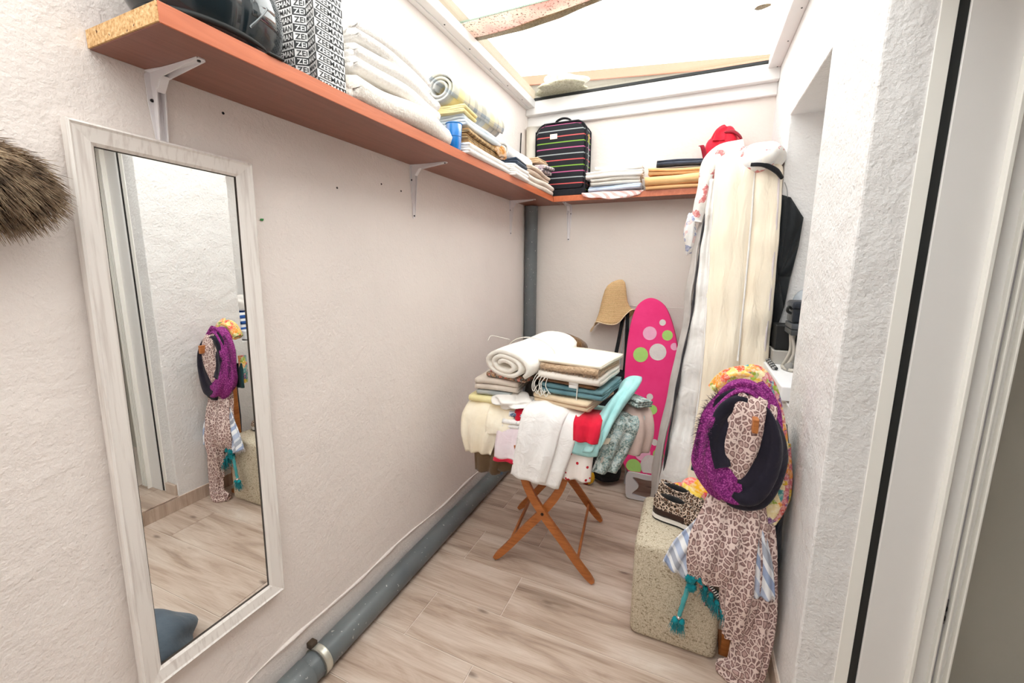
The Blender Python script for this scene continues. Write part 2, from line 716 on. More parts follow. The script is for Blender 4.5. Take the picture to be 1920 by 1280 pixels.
def plank(x0, x1, y0, y1, z=-0.006, par=fl, th=0.006):
    key = (round(x1 - x0, 3), round(y1 - y0, 3))
    g = 0.0021
    if key not in PLANK_MESH:
        o = build('plank', box(x0 + g, x1 - g, y0 + g, y1 - g, z, z + th, 0.0008, 1), M_plank, par, smooth=False)
        PLANK_MESH[key] = o
        return o
    s = PLANK_MESH[key]
    o = s.copy()
    col.objects.link(o)
    o.parent = par
    p = np.array([(x0 + x1) / 2, (y0 + y1) / 2, z])
    o.location = Vector((p - POS[par.name]).tolist())
    POS[o.name] = p
    return o


y = 1.245 - 0.26 * 9
row = 0
while y < YB - 0.01:
    y1 = min(y + 0.26, YB)
    xe = -1.05 if row % 2 == 1 else -0.705
    plank(XL, xe, y, y1)
    if xe + 1.2 < XR:
        plank(xe, xe + 1.2, y, y1)
        plank(xe + 1.2, XR, y, y1)
    else:
        plank(xe, XR, y, y1)
    y += 0.26
    row += 1

wl = struct(build('wall_left', box(XL - .12, XL, -1.3, YB + .1, 0, 2.86), M_wall_warm, smooth=False, origin=(0, 0, 0)))
for (yy, zz) in ((.842, 2.033), (1.256, 1.892), (1.51, 1.95), (1.645, 1.942), (1.752, 1.941)):
    build('nail_hole', rod((XL - .002, yy, zz), (XL + .0012, yy, zz), 0.004, 8), M_screw, wl)
gp = build('wall_plug', lump((XL + .002, .932, 1.739), (.004, .006, .004), .2, 3), plain('green_plastic', (52, 140, 70), 0.5), wl)
gp['label'] = 'green plastic wall plug'
ry = np.linspace(-.3, 3.1, 60)
build('plaster_ridge', sweep([(XL + .001, t_, .165 + .02 * math.sin(1.7 * t_) + .008 * math.sin(9 * t_)) for t_ in ry], [.004 + .004 * abs(math.sin(5.3 * t_)) for t_ in ry], [.002 + .005 * abs(math.sin(3.1 * t_ + 1)) for t_ in ry], 240, 8, False, (0, 0, 1), .3, 3, 20, .003, 3), M_wall_warm, wl)
wb = struct(build('wall_back', box(XL, XR + .4, YB, YB + .12, 0, 2.86), M_wall_back, smooth=False, origin=(0, 0, 0)))
wn = struct(build('wall_near', box(XL, 3.2, -1.42, -1.3, 0, 2.86), M_wall_white, smooth=False, origin=(0, 0, 0)))
NY0, NY1, NZ0, NZ1 = 1.965, 2.69, 1.03, 2.385
g = Geo()
PX = 0.755
g.add(box(XR, PX, 1.44, NY0, 0, 2.86, .006, 2))
g.add(box(XR, PX, NY0 - .01, NY1 + .01, 0, NZ0, .003, 1))
g.add(box(XR, PX, NY0 - .01, NY1 + .01, NZ1, 2.86, .003, 1))
g.add(box(XR + .27, PX, NY0 - .02, NY1 + .02, NZ0 - .02, NZ1 + .02))
g.add(box(XR, PX, NY1, YB + .1, 0, 2.86, .005, 2))
g.add(box(XR, PX, -.06, 1.45, 2.36, 2.86))
g.add(box(XR, PX, -1.3, -.05, 0, 2.86))
wr = struct(build('wall_right', g, M_wall_white, smooth=False, origin=(0, 0, 0)))
# raised door threshold: boards on top, tile riser and the skirting that continues it
th_ = struct(build('trim_threshold', box(XR - .001, PX + .02, -.05, 1.44, 0, 0.092), M_grout, smooth=False))
plank(XR - .012, XR + .2, -.05, 1.44, 0.092, th_)
plank(XR + .2, PX + .02, -.05, 1.44, 0.092, th_)
bs = struct(build('baseboard_right', box(XR - .004, XR, -1.3, YB, 0, .088), M_grout, smooth=False))
for (a, b) in ((-1.3, -.1), (-.1, 1.1), (1.1, 2.3), (2.3, YB)):
    o = build('plank', box(XR - .012, XR - .003, a + .001, b - .001, 0, .088, .0008, 1), M_plank, bs, smooth=False)
# plaster toe at the door jamb
build('jamb_tile', box(.402, .50, 1.425, 1.441, .098, .17, .002, 1), M_plank, bs, smooth=False)

# hall beyond the door
struct(build('floor_hall', box(PX + .02, 3.2, -1.3, 2.6, .02, .092), M_grout, smooth=False))
wh = struct(build('wall_hall', box(PX - .01, 3.2, 1.75, 1.85, .0, 2.6), M_hall, smooth=False, origin=(0, 0, 0)))
struct(build('wall_hall_side', box(3.2, 3.3, -1.42, 2.6, .0, 2.6), M_hall, smooth=False, origin=(0, 0, 0)))
struct(build('ceiling_hall', box(PX - .02, 3.3, -1.42, 2.6, 2.6, 2.7), M_hall, smooth=False, origin=(0, 0, 0)))

# door frame, seen edge-on: trim, rubber gap, face, lip and three sliding tracks
df = struct(build('door_1', box(.556, .663, 1.430, 1.446, .098, 2.36, .0015, 1), M_alu, smooth=False))
build('door_trim', box(.503, .536, 1.4365, 1.446, .098, 2.36, .001, 1), M_trim, df, smooth=False)
build('rubber_seal', box(.536, .556, 1.4375, 1.446, .098, 2.36), M_rubber, df, smooth=False)
build('lip', box(.662, .673, 1.408, 1.446, .098, 2.36, .002, 1), M_trim, df, smooth=False)
build('recess', box(.673, .754, 1.436, 1.447, .098, 2.36), M_alu, df, smooth=False)
for x in (.7105, .7265, .7465):
    build('track_rib', box(x, x + .005, 1.418, 1.44, .098, 2.36, .001, 1), M_trim, df, smooth=False)
build('track_channel', box(.7155, .7265, 1.434, 1.4365, .098, 2.36), M_track, df, smooth=False)
st = build('strike_plate', box(.7165, .7255, 1.431, 1.4345, .60, .68, .001, 1), plain('dull_zinc', (120, 116, 118), .4, .9), df, smooth=False)
for z in (.62, .65):
    build('strike_hole', box(.718, .7245, 1.4295, 1.4315, z - .008, z + .008, .002, 1), M_rubber, st, smooth=False)
build('door_head', box(.505, .755, -.05, 1.446, 2.33, 2.365), M_alu, df, smooth=False)

# ------------------------------------------------------------------ skylight
zf0, zf1 = 2.805, 2.86
sl = struct(build('trim_skylight_left', box(XL, XL + .075, -1.3, YB, zf0, zf1, .003, 1), M_alu, smooth=False))
build('step_strip', box(XL, XL + .03, -1.3, YB, zf0 - .006, zf0 + .002, .001, 1), M_alu, sl, smooth=False)
for yy in np.arange(1.2, 3.25, .26):
    build('screw', rod((XL + .045, yy, zf0 - .002), (XL + .045, yy, zf0 + .004), .004, 8), M_screw, sl)
sr = struct(build('trim_skylight_right', box(XR - .07, XR, -1.3, YB, zf0 + .02, zf1 + .02, .003, 1), M_alu, smooth=False))
for yy in np.arange(1.6, 3.25, .32):
    build('screw', rod((XR - .02, yy, zf0 + .018), (XR - .02, yy, zf0 + .024), .004, 8), M_screw, sr)
sb = struct(build('trim_skylight_rear', box(XL, XR, YB - .075, YB + .02, 2.755, 2.855, .004, 1), M_alu, smooth=False))
build('step_strip', box(XL, XR, YB - .03, YB + .001, 2.68, 2.757, .004, 1), M_alu, sb, smooth=False)
struct(build('trim_skylight_near', box(XL, XR, -1.32, -1.2, 2.8, 2.86, .003, 1), M_alu, smooth=False))
mg, nt, b = new_mat('dusty_skylight_glass')
nt.nodes.remove(b)
out = [n for n in nt.nodes if n.type == 'OUTPUT_MATERIAL'][0]
tr = N(nt, 'ShaderNodeBsdfTransparent')
tr.inputs[0].default_value = (.965, .975, .96, 1)
gl = N(nt, 'ShaderNodeBsdfGlossy')
gl.inputs['Roughness'].default_value = 0.05
di = N(nt, 'ShaderNodeBsdfDiffuse')
di.inputs[0].default_value = lin((180, 168, 140))
mx = N(nt, 'ShaderNodeMixShader')
mx.inputs[0].default_value = .05
nt.links.new(tr.outputs[0], mx.inputs[1])
nt.links.new(gl.outputs[0], mx.inputs[2])
mx2 = N(nt, 'ShaderNodeMixShader')
v = coords(nt)
sp = ramp(nt, noise(nt, v, 34, 5, .7), [(.69, (0, 0, 0, 1)), (.76, (.75, .75, .75, 1))])
nt.links.new(sp, mx2.inputs[0])
nt.links.new(mx.outputs[0], mx2.inputs[1])
nt.links.new(di.outputs[0], mx2.inputs[2])
nt.links.new(mx2.outputs[0], out.inputs[0])
win = struct(build('window_1', box(XL + .01, XL + .05, -1.25, YB, 2.861, 2.872), M_rubber, smooth=False))
build('pane', box(XL + .03, XR - .02, 2.10, YB + .03, 2.874, 2.880), mg, win, smooth=False)
build('pane', box(XL + .03, XR - .02, -1.28, 2.13, 2.884, 2.890), mg, win, smooth=False)
gge = build('glass_edge', box(XL + .03, XR - .02, 2.1305, 2.1345, 2.8835, 2.8905), plain('green_glass_edge', (150, 172, 158), .2), win, smooth=False)
build('rubber_seal', box(XL + .07, XR - .06, YB - .08, YB - .07, 2.855, 2.872), M_rubber, win, smooth=False)

# parapets outside, above the roof
M_par = plaster('beige_render', (160, 148, 130), .3, .5, 60)  # beige render with slight random tone variation
struct(build('wall_parapet_left', box(XL - .24, XL - .06, -1.3, 4.3, 2.86, 3.07), M_par, smooth=False, origin=(0, 0, 0)))
pr = Geo()
pr.add(prism([(-1.6, 3.52), (.9, 4.02), (.9, 4.3), (-1.6, 4.3)], (0, 0, 2.86), (1, 0, 0), (0, 1, 0), (0, 0, 1), .26))
struct(build('wall_parapet_rear', pr, plaster('grey_cement', (142, 137, 126), .4, .5, 60), smooth=False, origin=(0, 0, 0)))
pr = Geo()
pr.add(prism([(-1.6, 3.50), (.9, 4.0), (.9, 4.3), (-1.6, 4.3)], (0, 0, 3.12), (1, 0, 0), (0, 1, 0), (0, 0, 1), .07))
struct(build('trim_coping', pr, plaster('salmon_coping', (188, 136, 114), .3, .3, 60), smooth=False, origin=(0, 0, 0)))

# strip across the glass, and the clump of debris
mm, nt, b = new_mat('mouldy_pink_sealant')
v = coords(nt)
a1 = ramp(nt, noise(nt, v, 3.5, 3), [(.4, lin((250, 240, 230))), (.6, lin((246, 206, 200)))])
a2 = ramp(nt, noise(nt, v, 75, 3, .7), [(.57, (0, 0, 0, 1)), (.62, (1, 1, 1, 1))])
c_ = mixc(nt, a2, a1, lin((120, 104, 92)))
nt.links.new(c_, b.inputs['Base Color'])
b.inputs['Roughness'].default_value = .9
tl = N(nt, 'ShaderNodeBsdfTranslucent')
nt.links.new(c_, tl.inputs[0])
ms = N(nt, 'ShaderNodeMixShader')
ms.inputs[0].default_value = .5
nt.links.new(b.outputs[0], ms.inputs[1])
nt.links.new(tl.outputs[0], ms.inputs[2])
nt.links.new(ms.outputs[0], [n for n in nt.nodes if n.type == 'OUTPUT_MATERIAL'][0].inputs[0])
st_ = thing('sealing_strip', 'mould-spotted pinkish sealing strip lying across the skylight glass', 'seal', (-.85, 2.22, 2.8805))
build('strip', drape([(-1.27, 2.225, 2.888), (-1.05, 2.22, 2.890), (-.85, 2.205, 2.889), (-.62, 2.19, 2.889), (-.30, 2.16, 2.888)], [.15, .165, .15, .1, .03], (0.05, 1, 0), 34, 10, 0, 1, .006, 4, wave=.001), mm, st_)
build('dirt_edge', drape([(-1.27, 2.305, 2.886), (-1.05, 2.31, 2.888), (-.85, 2.283, 2.887), (-.62, 2.245, 2.887), (-.30, 2.18, 2.887)], [.03, .04, .05, .04, .02], (0.05, 1, 0), 40, 5, 0, 1, .008, 9, wave=.004), terry('brown_moss_dirt', (176, 154, 122), 120, 1.0, (124, 104, 78)), st_)
db = thing('debris_clump', 'white plaster clump with mossy underside resting on skylight glass corner', 'debris', (-1.0, 3.16, 2.881))
build('moss', lump((-1.0, 3.16, 2.895), (.19, .11, .03), .25, 5, 3, flat=2.881), terry('grey_green_moss', (206, 200, 178), 60, 1.0, (160, 150, 122)), db)
build('plaster_crust', lump((-1.01, 3.19, 2.94), (.17, .09, .045), .3, 6, 8, flat=2.905), terry('white_crust', (244, 242, 238), 50, .8), db)
tag(build('dirt_blot', lump((.215, 2.60, 2.883), (.035, .022, .004), .3, 4, 5, 10, 16, 2.8805), terry('brown_moss_dirt', (142, 122, 96))), 'small brown dirt blot on the skylight glass near the white wall', 'dirt')

# ------------------------------------------------------------------ drain pipe
mp_, nt, b = new_mat('grey_pvc')
v = coords(nt)
f1 = ramp(nt, noise(nt, v, 70, 2, .5), [(.70, (0, 0, 0, 1)), (.74, (1, 1, 1, 1))])
f0 = ramp(nt, noise(nt, v, 4, 4), [(.3, lin((92, 98, 102))), (.7, lin((112, 118, 120)))])
nt.links.new(mixc(nt, f1, f0, lin((190, 190, 186))), b.inputs['Base Color'])
b.inputs['Roughness'].default_value = .38
dp = thing('drain_pipe', 'grey plastic drain pipe along the floor and up the corner', 'pipe', (-1.247, 2.0, 0))
PR = 0.053
build('horizontal_run', sweep([(-1.246, -1.25, PR + .001), (-1.246, 1.0, PR + .001), (-1.246, 3.14, PR + .001)], [PR], [PR], 30, 28, False, (0, 0, 1)), mp_, dp)
build('socket', sweep([(-1.243, .2, .057), (-1.243, .91, .057)], [.0565], [.0565], 6, 28, False, (0, 0, 1)), mp_, dp)
build('elbow', sweep([(-1.246, 3.12, PR + .001), (-1.246, 3.19, .062), (-1.246, 3.225, .10), (-1.246, 3.226, .17)], [.057], [.057], 16, 24, False, (1, 0, 0)), mp_, dp)
build('vertical_run', sweep([(-1.246, 3.225, .12), (-1.246, 3.225, 1.2), (-1.246, 3.225, 2.07)], [.0515], [.0515], 12, 28, False, (1, 0, 0)), mp_, dp)
cl_ = build('clamp', sweep([(-1.243, .955, .058), (-1.243, .985, .058)], [.0585], [.0585], 4, 28, False, (0, 0, 1)), plain('zinc_clamp', (206, 204, 192), .35, .6), dp)
build('clamp_bolt', box(-1.292, -1.262, .955, .985, .104, .128, .003, 1), plain('rusty_steel', (86, 72, 60), .7, .6), cl_)
# upper length of the pipe, above the shelf
up = thing('overflow_pipe', 'white plastic pipe coupling in the corner above the shelf', 'pipe', (-1.235, 3.21, 2.13))
build('grey_length', sweep([(-1.24, 3.222, 2.125), (-1.24, 3.222, 2.42)], [.05], [.05], 4, 24, False, (1, 0, 0)), mp_, up)
build('white_coupling', sweep([(-1.24, 3.218, 2.42), (-1.24, 3.218, 2.66)], [.054], [.054], 4, 24, False, (1, 0, 0)), plain('ivory_pvc', (236, 232, 220), .4), up)
tag(build('cable', tube([(-1.292, 3.10, 2.60), (-1.293, 3.09, 2.45), (-1.29, 3.10, 2.32), (-1.292, 3.09, 2.2)], .004), M_rubber), 'thin black cable hanging down the wall corner', 'cable')

# ------------------------------------------------------------------ shelves with brackets
ZB, ZT = 2.076, 2.116
mch, nt, b = new_mat('raw_chipboard')
v = coords(nt)
c1 = ramp(nt, noise(nt, v, 130, 3, .7), [(.3, lin((176, 128, 78))), (.5, lin((214, 172, 120))), (.7, lin((234, 204, 158)))])
vo = ramp(nt, noise(nt, v, 60, 2, .5), [(.70, (0, 0, 0, 1)), (.74, (1, 1, 1, 1))])
nt.links.new(mixc(nt, vo, c1, lin((110, 72, 44))), b.inputs['Base Color'])
b.inputs['Roughness'].default_value = .95
bump(nt, b, noise(nt, v, 150, 3), .6, .003)


def bracket(par, c, out_, along, arm=.20, leg=.25):
    """white pressed steel bracket: two flanged tapering arms and a rounded corner"""
    o_, a_, z_ = np.array(out_, float), np.array(along, float), np.array([0, 0, 1.])
    g = Geo()
    c = np.array(c, float)
    t = .003
    # plate against the wall and plate under the board, tapering
    g.add(prism([(-.022, -.012), (-.014, -.001), (.014, -.001), (.022, -.012), (.021, -.075), (.006, -leg), (-.006, -leg), (-.021, -.075)], c, a_, z_, o_, t))
    g.add(prism([(-.020, .002), (.020, .002), (.012, .06), (.007, arm), (-.007, arm), (-.012, .06)], c - z_ * t, a_, o_, z_, t))
    # pressed rib: two raised flanges that narrow towards both tips
    for s in (-1, 1):
        g.add(prism([(.0, 0), (arm * .98, 0), (arm * .98, -.004), (.045, -.02), (.024, -.045), (.004, -leg * .97), (0, -leg * .97)], c + a_ * s * .009 - a_ * .0012, o_, z_, a_, .0024))
    g.add(prism([(.012, -.004), (.05, -.016), (.022, -.05), (.006, -.02)], c - a_ * .009, o_, z_, a_, .018))
    b_ = build('bracket', g, M_white_metal, par, smooth=False)
    for (u, w, ax) in ((.013, -.07, 0), (-.013, -.07, 0), (0, -leg + .012, 0)):
        p = c + a_ * u + z_ * w
        build('screw', rod(p, p + o_ * .006, .0042, 8), M_screw, b_)
    for d in (.04, arm - .012):
        p = c + o_ * d - z_ * .006
        build('screw', rod(p, p + z_ * .004, .004, 8), M_screw, b_)
    return b_


s1 = thing('long_shelf', 'long cherry laminate wall shelf with raw chipboard end over the mirror', 'shelf', (-1.16, 1.9, ZB))
build('board', box(XL + .002, -1.022, .553, YB - .005, ZB, ZT, .001, 1), M_cherry, s1, smooth=False)
e_ = build('edge_band', box(-1.0225, -1.019, .552, 3.085, ZB - .0005, ZT + .0005, .001, 1), M_edge, s1, smooth=False)
e_['label'] = 'brighter cherry front edge band'
e_ = build('chipboard_end', box(XL + .003, -1.021, .5495, .5535, ZB + .002, ZT - .001), mch, s1, smooth=False)
e_['label'] = 'raw speckled chipboard end face'
bracket(s1, (XL + .001, .675, ZB - .0005), (1, 0, 0), (0, 1, 0))
bracket(s1, (XL + .001, 1.735, ZB - .0005), (1, 0, 0), (0, 1, 0))
bracket(s1, (XL + .001, 2.92, ZB - .0005), (1, 0, 0), (0, 1, 0))
s2 = thing('corner_shelf', 'short cherry laminate shelf across the back wall', 'shelf', (-.4, 3.18, ZB))
build('board', box(-1.018, XR - .005, 3.09, YB - .002, ZB, ZT, .001, 1), M_cherry, s2, smooth=False)
e_ = build('edge_band', box(-1.018, XR - .005, 3.0865, 3.0905, ZB - .0005, ZT + .0005, .001, 1), M_edge, s2, smooth=False)
bracket(s2, (-.945, YB - .001, ZB - .0005), (0, -1, 0), (1, 0, 0), .16, .28)

# ------------------------------------------------------------------ mirror
mw, nt, b = new_mat('whitewashed_frame')
v = coords(nt, (60, 60, 3))
c1 = ramp(nt, noise(nt, v, 1.5, 4), [(.3, lin((205, 196, 190))), (.5, lin((228, 222, 217)))])
nt.links.new(c1, b.inputs['Base Color'])
b.inputs['Roughness'].default_value = .5
mir = thing('wall_mirror', 'tall mirror in a whitewashed wooden frame hung on the wall', 'mirror', (XL + .02, .675, .445))
tilt = math.radians(-.9)


def mpt(yy, zz, x):
    cy, cz = .675, 1.17
    a, b_ = yy - cy, zz - cz
    return (x + .006 - .013 * a, cy + a * math.cos(tilt) - b_ * math.sin(tilt), cz + a * math.sin(tilt) + b_ * math.cos(tilt))


def rail(p0, p1, q1, q0):
    """mitred rail: outer edge p0-p1, inner edge q0-q1; raised outer lip, sloped face"""
    prof = [(0, .004), (0, .027), (.10, .030), (.2, .026), (.85, .020), (1.0, .014), (1.0, .004)]
    V = []
    for a, b_ in ((p0, q0), (p1, q1)):
        for t, h in prof:
            V.append(mpt(a[0] + (b_[0] - a[0]) * t, a[1] + (b_[1] - a[1]) * t, XL + h))
    n = len(prof)
    F = [[i, (i + 1) % n, n + (i + 1) % n, n + i] for i in range(n)]
    F += [list(range(n))[::-1], list(range(n, 2 * n))]
    return np.array(V), F


y0, y1_, z0, z1 = .468, .886, .445, 1.905
iw = .047
OC = [(y0, z0), (y1_, z0), (y1_, z1), (y0, z1)]
IC = [(y0 + iw, z0 + iw), (y1_ - iw, z0 + iw), (y1_ - iw, z1 - iw), (y0 + iw, z1 - iw)]
for i in range(4):
    j = (i + 1) % 4
    build('frame_rail', rail(OC[i], OC[j], IC[j], IC[i]), mw, mir, smooth=False)
mgl, nt, b = new_mat('silvered_mirror')
b.inputs['Base Color'].default_value = (.93, .94, .93, 1)
b.inputs['Metallic'].default_value = 1
b.inputs['Roughness'].default_value = 0.0
V = [mpt(a, b_, XL + h) for h in (.006, .010) for a, b_ in ((y0 + iw - .01, z0 + iw - .01), (y1_ - iw + .01, z0 + iw - .01), (y1_ - iw + .01, z1 - iw + .01), (y0 + iw - .01, z1 - iw + .01))]
build('mirror_glass', (np.array(V), [[0, 3, 2, 1], [4, 5, 6, 7], [0, 1, 5, 4], [1, 2, 6, 5], [2, 3, 7, 6], [3, 0, 4, 7]]), mgl, mir, smooth=False)
gb = Geo()
for i in range(4):
    j = (i + 1) % 4
    a, b_ = IC[i], IC[j]
    p, q = np.array(mpt(a[0], a[1], XL + .012)), np.array(mpt(b_[0], b_[1], XL + .012))
    gb.add(rod(p, q, .002, 6))
build('dark_gap', gb, plain('dark_gap', (70, 62, 56), .7), mir)
# floor lump standing in for the camera holder's denim knee, seen in the mirror
tag(build('denim_knee_stand_in', lump((-.66, .735, .08), (.17, .15, .095), .14, 5, 21, 30, 44, flat=.001), cloth('blue_grey_denim', (96, 108, 120), (78, 90, 102))), 'blue-grey denim lump standing in for a trousered knee, reflected at the mirror bottom', 'clothing')

# ------------------------------------------------------------------ fur on the wall
fur = thing('fur_hat', 'shaggy brown fur piece hung on the wall beside the mirror', 'hat', (-1.22, .31, 1.67))
build('lining', lump((-1.225, .30, 1.755), (.055, .115, .07), .12, 4, 2), cloth('brown_hide', (120, 100, 82)), fur)
th = np.arccos(RNG.uniform(-1, 1, 5200))
ph = RNG.uniform(0, 6.283, 5200)
d = np.stack([np.sin(th) * np.cos(ph), np.sin(th) * np.sin(ph), np.cos(th)], 1)
d = d[d[:, 0] > -.5]
S = d * np.array([.054, .113, .069]) + np.array([-1.225, .30, 1.755])
D = d * .8 + np.array([0.15, .35, -.75]) + RNG.normal(size=d.shape) * .28
mf, nt, b = new_mat('brown_fur')
oi = noise(nt, coords(nt), 38, 3, .7)
nt.links.new(ramp(nt, oi, [(.30, lin((74, 58, 46))), (.5, lin((142, 118, 94))), (.7, lin((206, 184, 154)))]), b.inputs['Base Color'])
b.inputs['Roughness'].default_value = .7
fs = build('fur', strands(S, D, .048, .0014, .25), mf, fur)
fs['kind'] = 'stuff'

# ------------------------------------------------------------------ on the long shelf
ZS = ZT + .001
# motorcycle helmet
mh = plain('dark_teal_gloss', (20, 32, 38), .2, 0, .5, .3)
hel = thing('motorcycle_helmet', 'glossy dark motorcycle helmet at the chipboard end of the shelf', 'helmet', (-1.16, .735, ZS))


def helmet_shell():
    nu, nv = 34, 48
    t = np.linspace(0.02, math.pi * .74, nu)
    p = np.linspace(0, 2 * math.pi, nv, endpoint=False)
    P = np.zeros((nu, nv, 3))
    r = np.sin(t)[:, None] * np.ones(nv)[None]
    P[..., 0] = r * np.cos(p)[None] * .128
    P[..., 1] = r * np.sin(p)[None] * .178 * (1 + .08 * np.sin(p)[None] * np.clip(-np.cos(t), 0, 1)[:, None])
    P[..., 2] = np.cos(t)[:, None] * .145 + np.zeros((nu, nv))
    P[..., 2] -= .012 * np.clip(np.sin(p), 0, 1)[None] * np.clip(-np.cos(t), 0, 1)[:, None] * 2
    lo = P[..., 2].min()
    P[..., 2] = np.maximum(P[..., 2], lo + .006)
    return P + np.array([-1.155, .735, ZS + .006 - lo - .006 + .0]), lo


P, lo = helmet_shell()
build('shell', sheet(P.transpose(1, 0, 2)[list(range(48)) + [0]], .006), mh, hel)
cc = np.array([-1.155, .735, ZS - lo])


def hpt(az, el, k=1.02):
    return cc + np.array([math.cos(el) * math.cos(az) * .128, math.cos(el) * math.sin(az) * .178, math.sin(el) * .145]) * k


vp = np.array([[hpt(a, e, 1.022) for a in np.linspace(.15, 2.1, 18)] for e in np.linspace(-.25, .42, 8)])
vz = build('visor', sheet(vp, .003), plain('smoked_visor', (40, 52, 58), .06, 0, .8, 1.0), hel)
build('visor_pivot', rod(hpt(.12, .12, 1.0), hpt(.12, .12, 1.06), .02, 20), plain('black_plastic', (26, 28, 30), .4), vz)
build('base_trim', tube([hpt(a, -.62, 1.0) for a in np.linspace(0, 6.283, 25)[:-1]], .008, 8, 60, True, (0, 0, 1)), M_rubber, hel)
build('chin_vent', sheet(np.array([[hpt(a, e, 1.03) for a in np.linspace(1.2, 1.9, 8)] for e in np.linspace(-.52, -.40, 4)]), .006), plain('black_plastic', (26, 28, 30), .4), hel)
build('ridge', tube([hpt(.15 + .05 * i, -.45 + .09 * i, 1.015) for i in range(6)], .004, 6), plain('smoked_visor', (40, 52, 58), .06), hel)
build('strap_end', box(-1.035, -1.012, .785, .83, ZS, ZS + .006, .002, 1), M_rubber, hel, smooth=False)
build('painted_highlight', sheet(np.array([[hpt(a, e, 1.018) for a in np.linspace(-.2, 2.2, 20)] for e in np.linspace(.60, .85, 4)]), .003), plain('silver_white_highlight', (214, 220, 224), .2), hel)  # pale band painting the skylight reflection on the glossy shell

# gift bag covered in printed words
bag = thing('paper_bag', 'tall paper bag with black and white ZEEMAN print next to the towels', 'bag', (-1.14, 1.02, ZS))
bw, bk = plain('white_paper', (240, 240, 240), .5), plain('black_print', (24, 26, 30), .5)
BX0, BX1, BY0, BY1, BH = -1.25, -1.048, .965, 1.072, .50
pf = [(BX0, BY1), (BX0, BY0), (-1.135, BY0), (-1.105, BY0 + .022), (BX1, BY0), (BX1, BY1)]
build('paper', prism(pf, (0, 0, ZS), (1, 0, 0), (0, 1, 0), (0, 0, 1), BH), bw, bag, smooth=False)
tc = bpy.data.curves.new('word', 'FONT')
tc.body = 'ZEEMAN'
tc.size = 1.0
tc.offset = .018
tc.resolution_u = 2
to = bpy.data.objects.new('word', tc)
col.objects.link(to)
bpy.context.view_layer.update()
tm = to.to_mesh()
TV = np.array([v_.co[:] for v_ in tm.vertices])
TF = [list(p_.vertices) for p_ in tm.polygons]
to.to_mesh_clear()
bpy.data.objects.remove(to)
bpy.data.curves.remove(tc)
lo, hi = TV.min(0), TV.max(0)
TV = (TV - lo) / (hi - lo + 1e-9)


def printed_face(a, b, name, frac0=0.0, flip=0, sheets=1.0):
    """rows of the printed word over the vertical strip from a to b (x,y); frac = part of the word shown"""
    a, b = np.array(a), np.array(b)
    ex = np.array([*(b - a), 0.0])
    w = np.linalg.norm(ex)
    ex /= w
    nrm = np.array([ex[1], -ex[0], 0])
    g = Geo()
    rowh = .0225
    rows = int(BH / rowh)
    base = np.array([a[0], a[1], ZS])
    for r_ in range(rows):
        black = (r_ + flip) % 2 == 0
        z = r_ * rowh
        if black:
            q = np.array([[0, z], [w, z], [w, z + rowh], [0, z + rowh]])
            vv = base + q[:, :1] * ex + q[:, 1:] * np.array([0, 0, 1]) + nrm * .0004
            g.add((vv, [[0, 1, 2, 3]]), 0)
        ww = w * sheets
        X = ww * (.05 + .9 * TV[:, 0]) - frac0 * ww
        keep = [f_ for f_ in TF if all(-.0005 <= X[i] <= w + .0005 for i in f_)]
        if keep:
            vv = base + X[:, None] * ex + (z + rowh * (.16 + .68 * TV[:, 1]))[:, None] * np.array([0, 0, 1]) + nrm * .0009
            g.add((vv, keep), 1 if black else 0)
    return build(name, g, [bk, bw], bag, smooth=False)


printed_face((BX1, BY0), (BX1, BY1), 'printed_words')
printed_face((-1.135, BY0), (-1.105, BY0 + .022), 'printed_words', 0.0, 1, 2.6)
printed_face((-1.105, BY0 + .022), (BX1, BY0), 'printed_words', .38, 1, 1.55)
printed_face((-1.2245, BY0), (-1.135, BY0), 'printed_words', 0, 0)

# three thick towels
tw = terry('cream_terry', (250, 245, 237), 120, .6, (238, 230, 220), .010)
tw2 = terry('white_terry', (252, 250, 247), 120, .6, (242, 237, 231), .010)
tg_ = 'folded towels on the long shelf'
t = build('towel', fold(.56, .20, 2, .043, (-1.145, 1.375, ZS), 91, .040, 11, wave=.008, sag=.006, nv=22, puff=.012), tw)
tag(t, 'thick cream towel folded once, lowest of the three on the shelf', 'towel', tg_)
t = build('towel', fold(.52, .20, 4, .021, (-1.15, 1.36, ZS + .098), 92, .019, 12, wave=.010, sag=.01, nv=22, puff=.02, pit=0), tw2)
tag(t, 'white towel folded in four, in the middle of the towel pile', 'towel', tg_)
t = build('towel', fold(.47, .19, 4, .020, (-1.165, 1.35, ZS + .196), 93, .018, 13, wave=.012, sag=.03, nv=22, puff=.035), tw2)
tag(t, 'white towel with a humped fold, on top of the towel pile', 'towel', tg_)

# blue cup
mc, nt, b = new_mat('blue_translucent_plastic')
b.inputs['Base Color'].default_value = lin((28, 132, 214))
b.inputs['Roughness'].default_value = .18
b.inputs['Transmission Weight'].default_value = .25
cup = thing('cup', 'blue translucent plastic cup between the towels and the folded cloths', 'cup', (-1.058, 1.735, ZS))
cz = ZS
build('cup_body', lathe([(.0, 0), (.027, 0), (.029, .003), (.0325, .05), (.037, .118), (.0365, .119), (.0345, .118), (.030, .05), (.027, .006), (0, .006)], (-1.058, 1.735, cz), 32), mc, cup)
build('cup_rim', sweep([(-1.058 + .0372 * math.cos(a), 1.735 + .0372 * math.sin(a), cz + .117) for a in np.linspace(0, 6.283, 25)[:-1]], [.0022], [.0022], 48, 8, True, (0, 0, 1)), mc, cup)
build('cup_band', sweep([(-1.058 + .0335 * math.cos(a), 1.735 + .0335 * math.sin(a), cz + .062) for a in np.linspace(0, 6.283, 25)[:-1]], [.0018], [.0018], 48, 8, True, (0, 0, 1)), mc, cup)

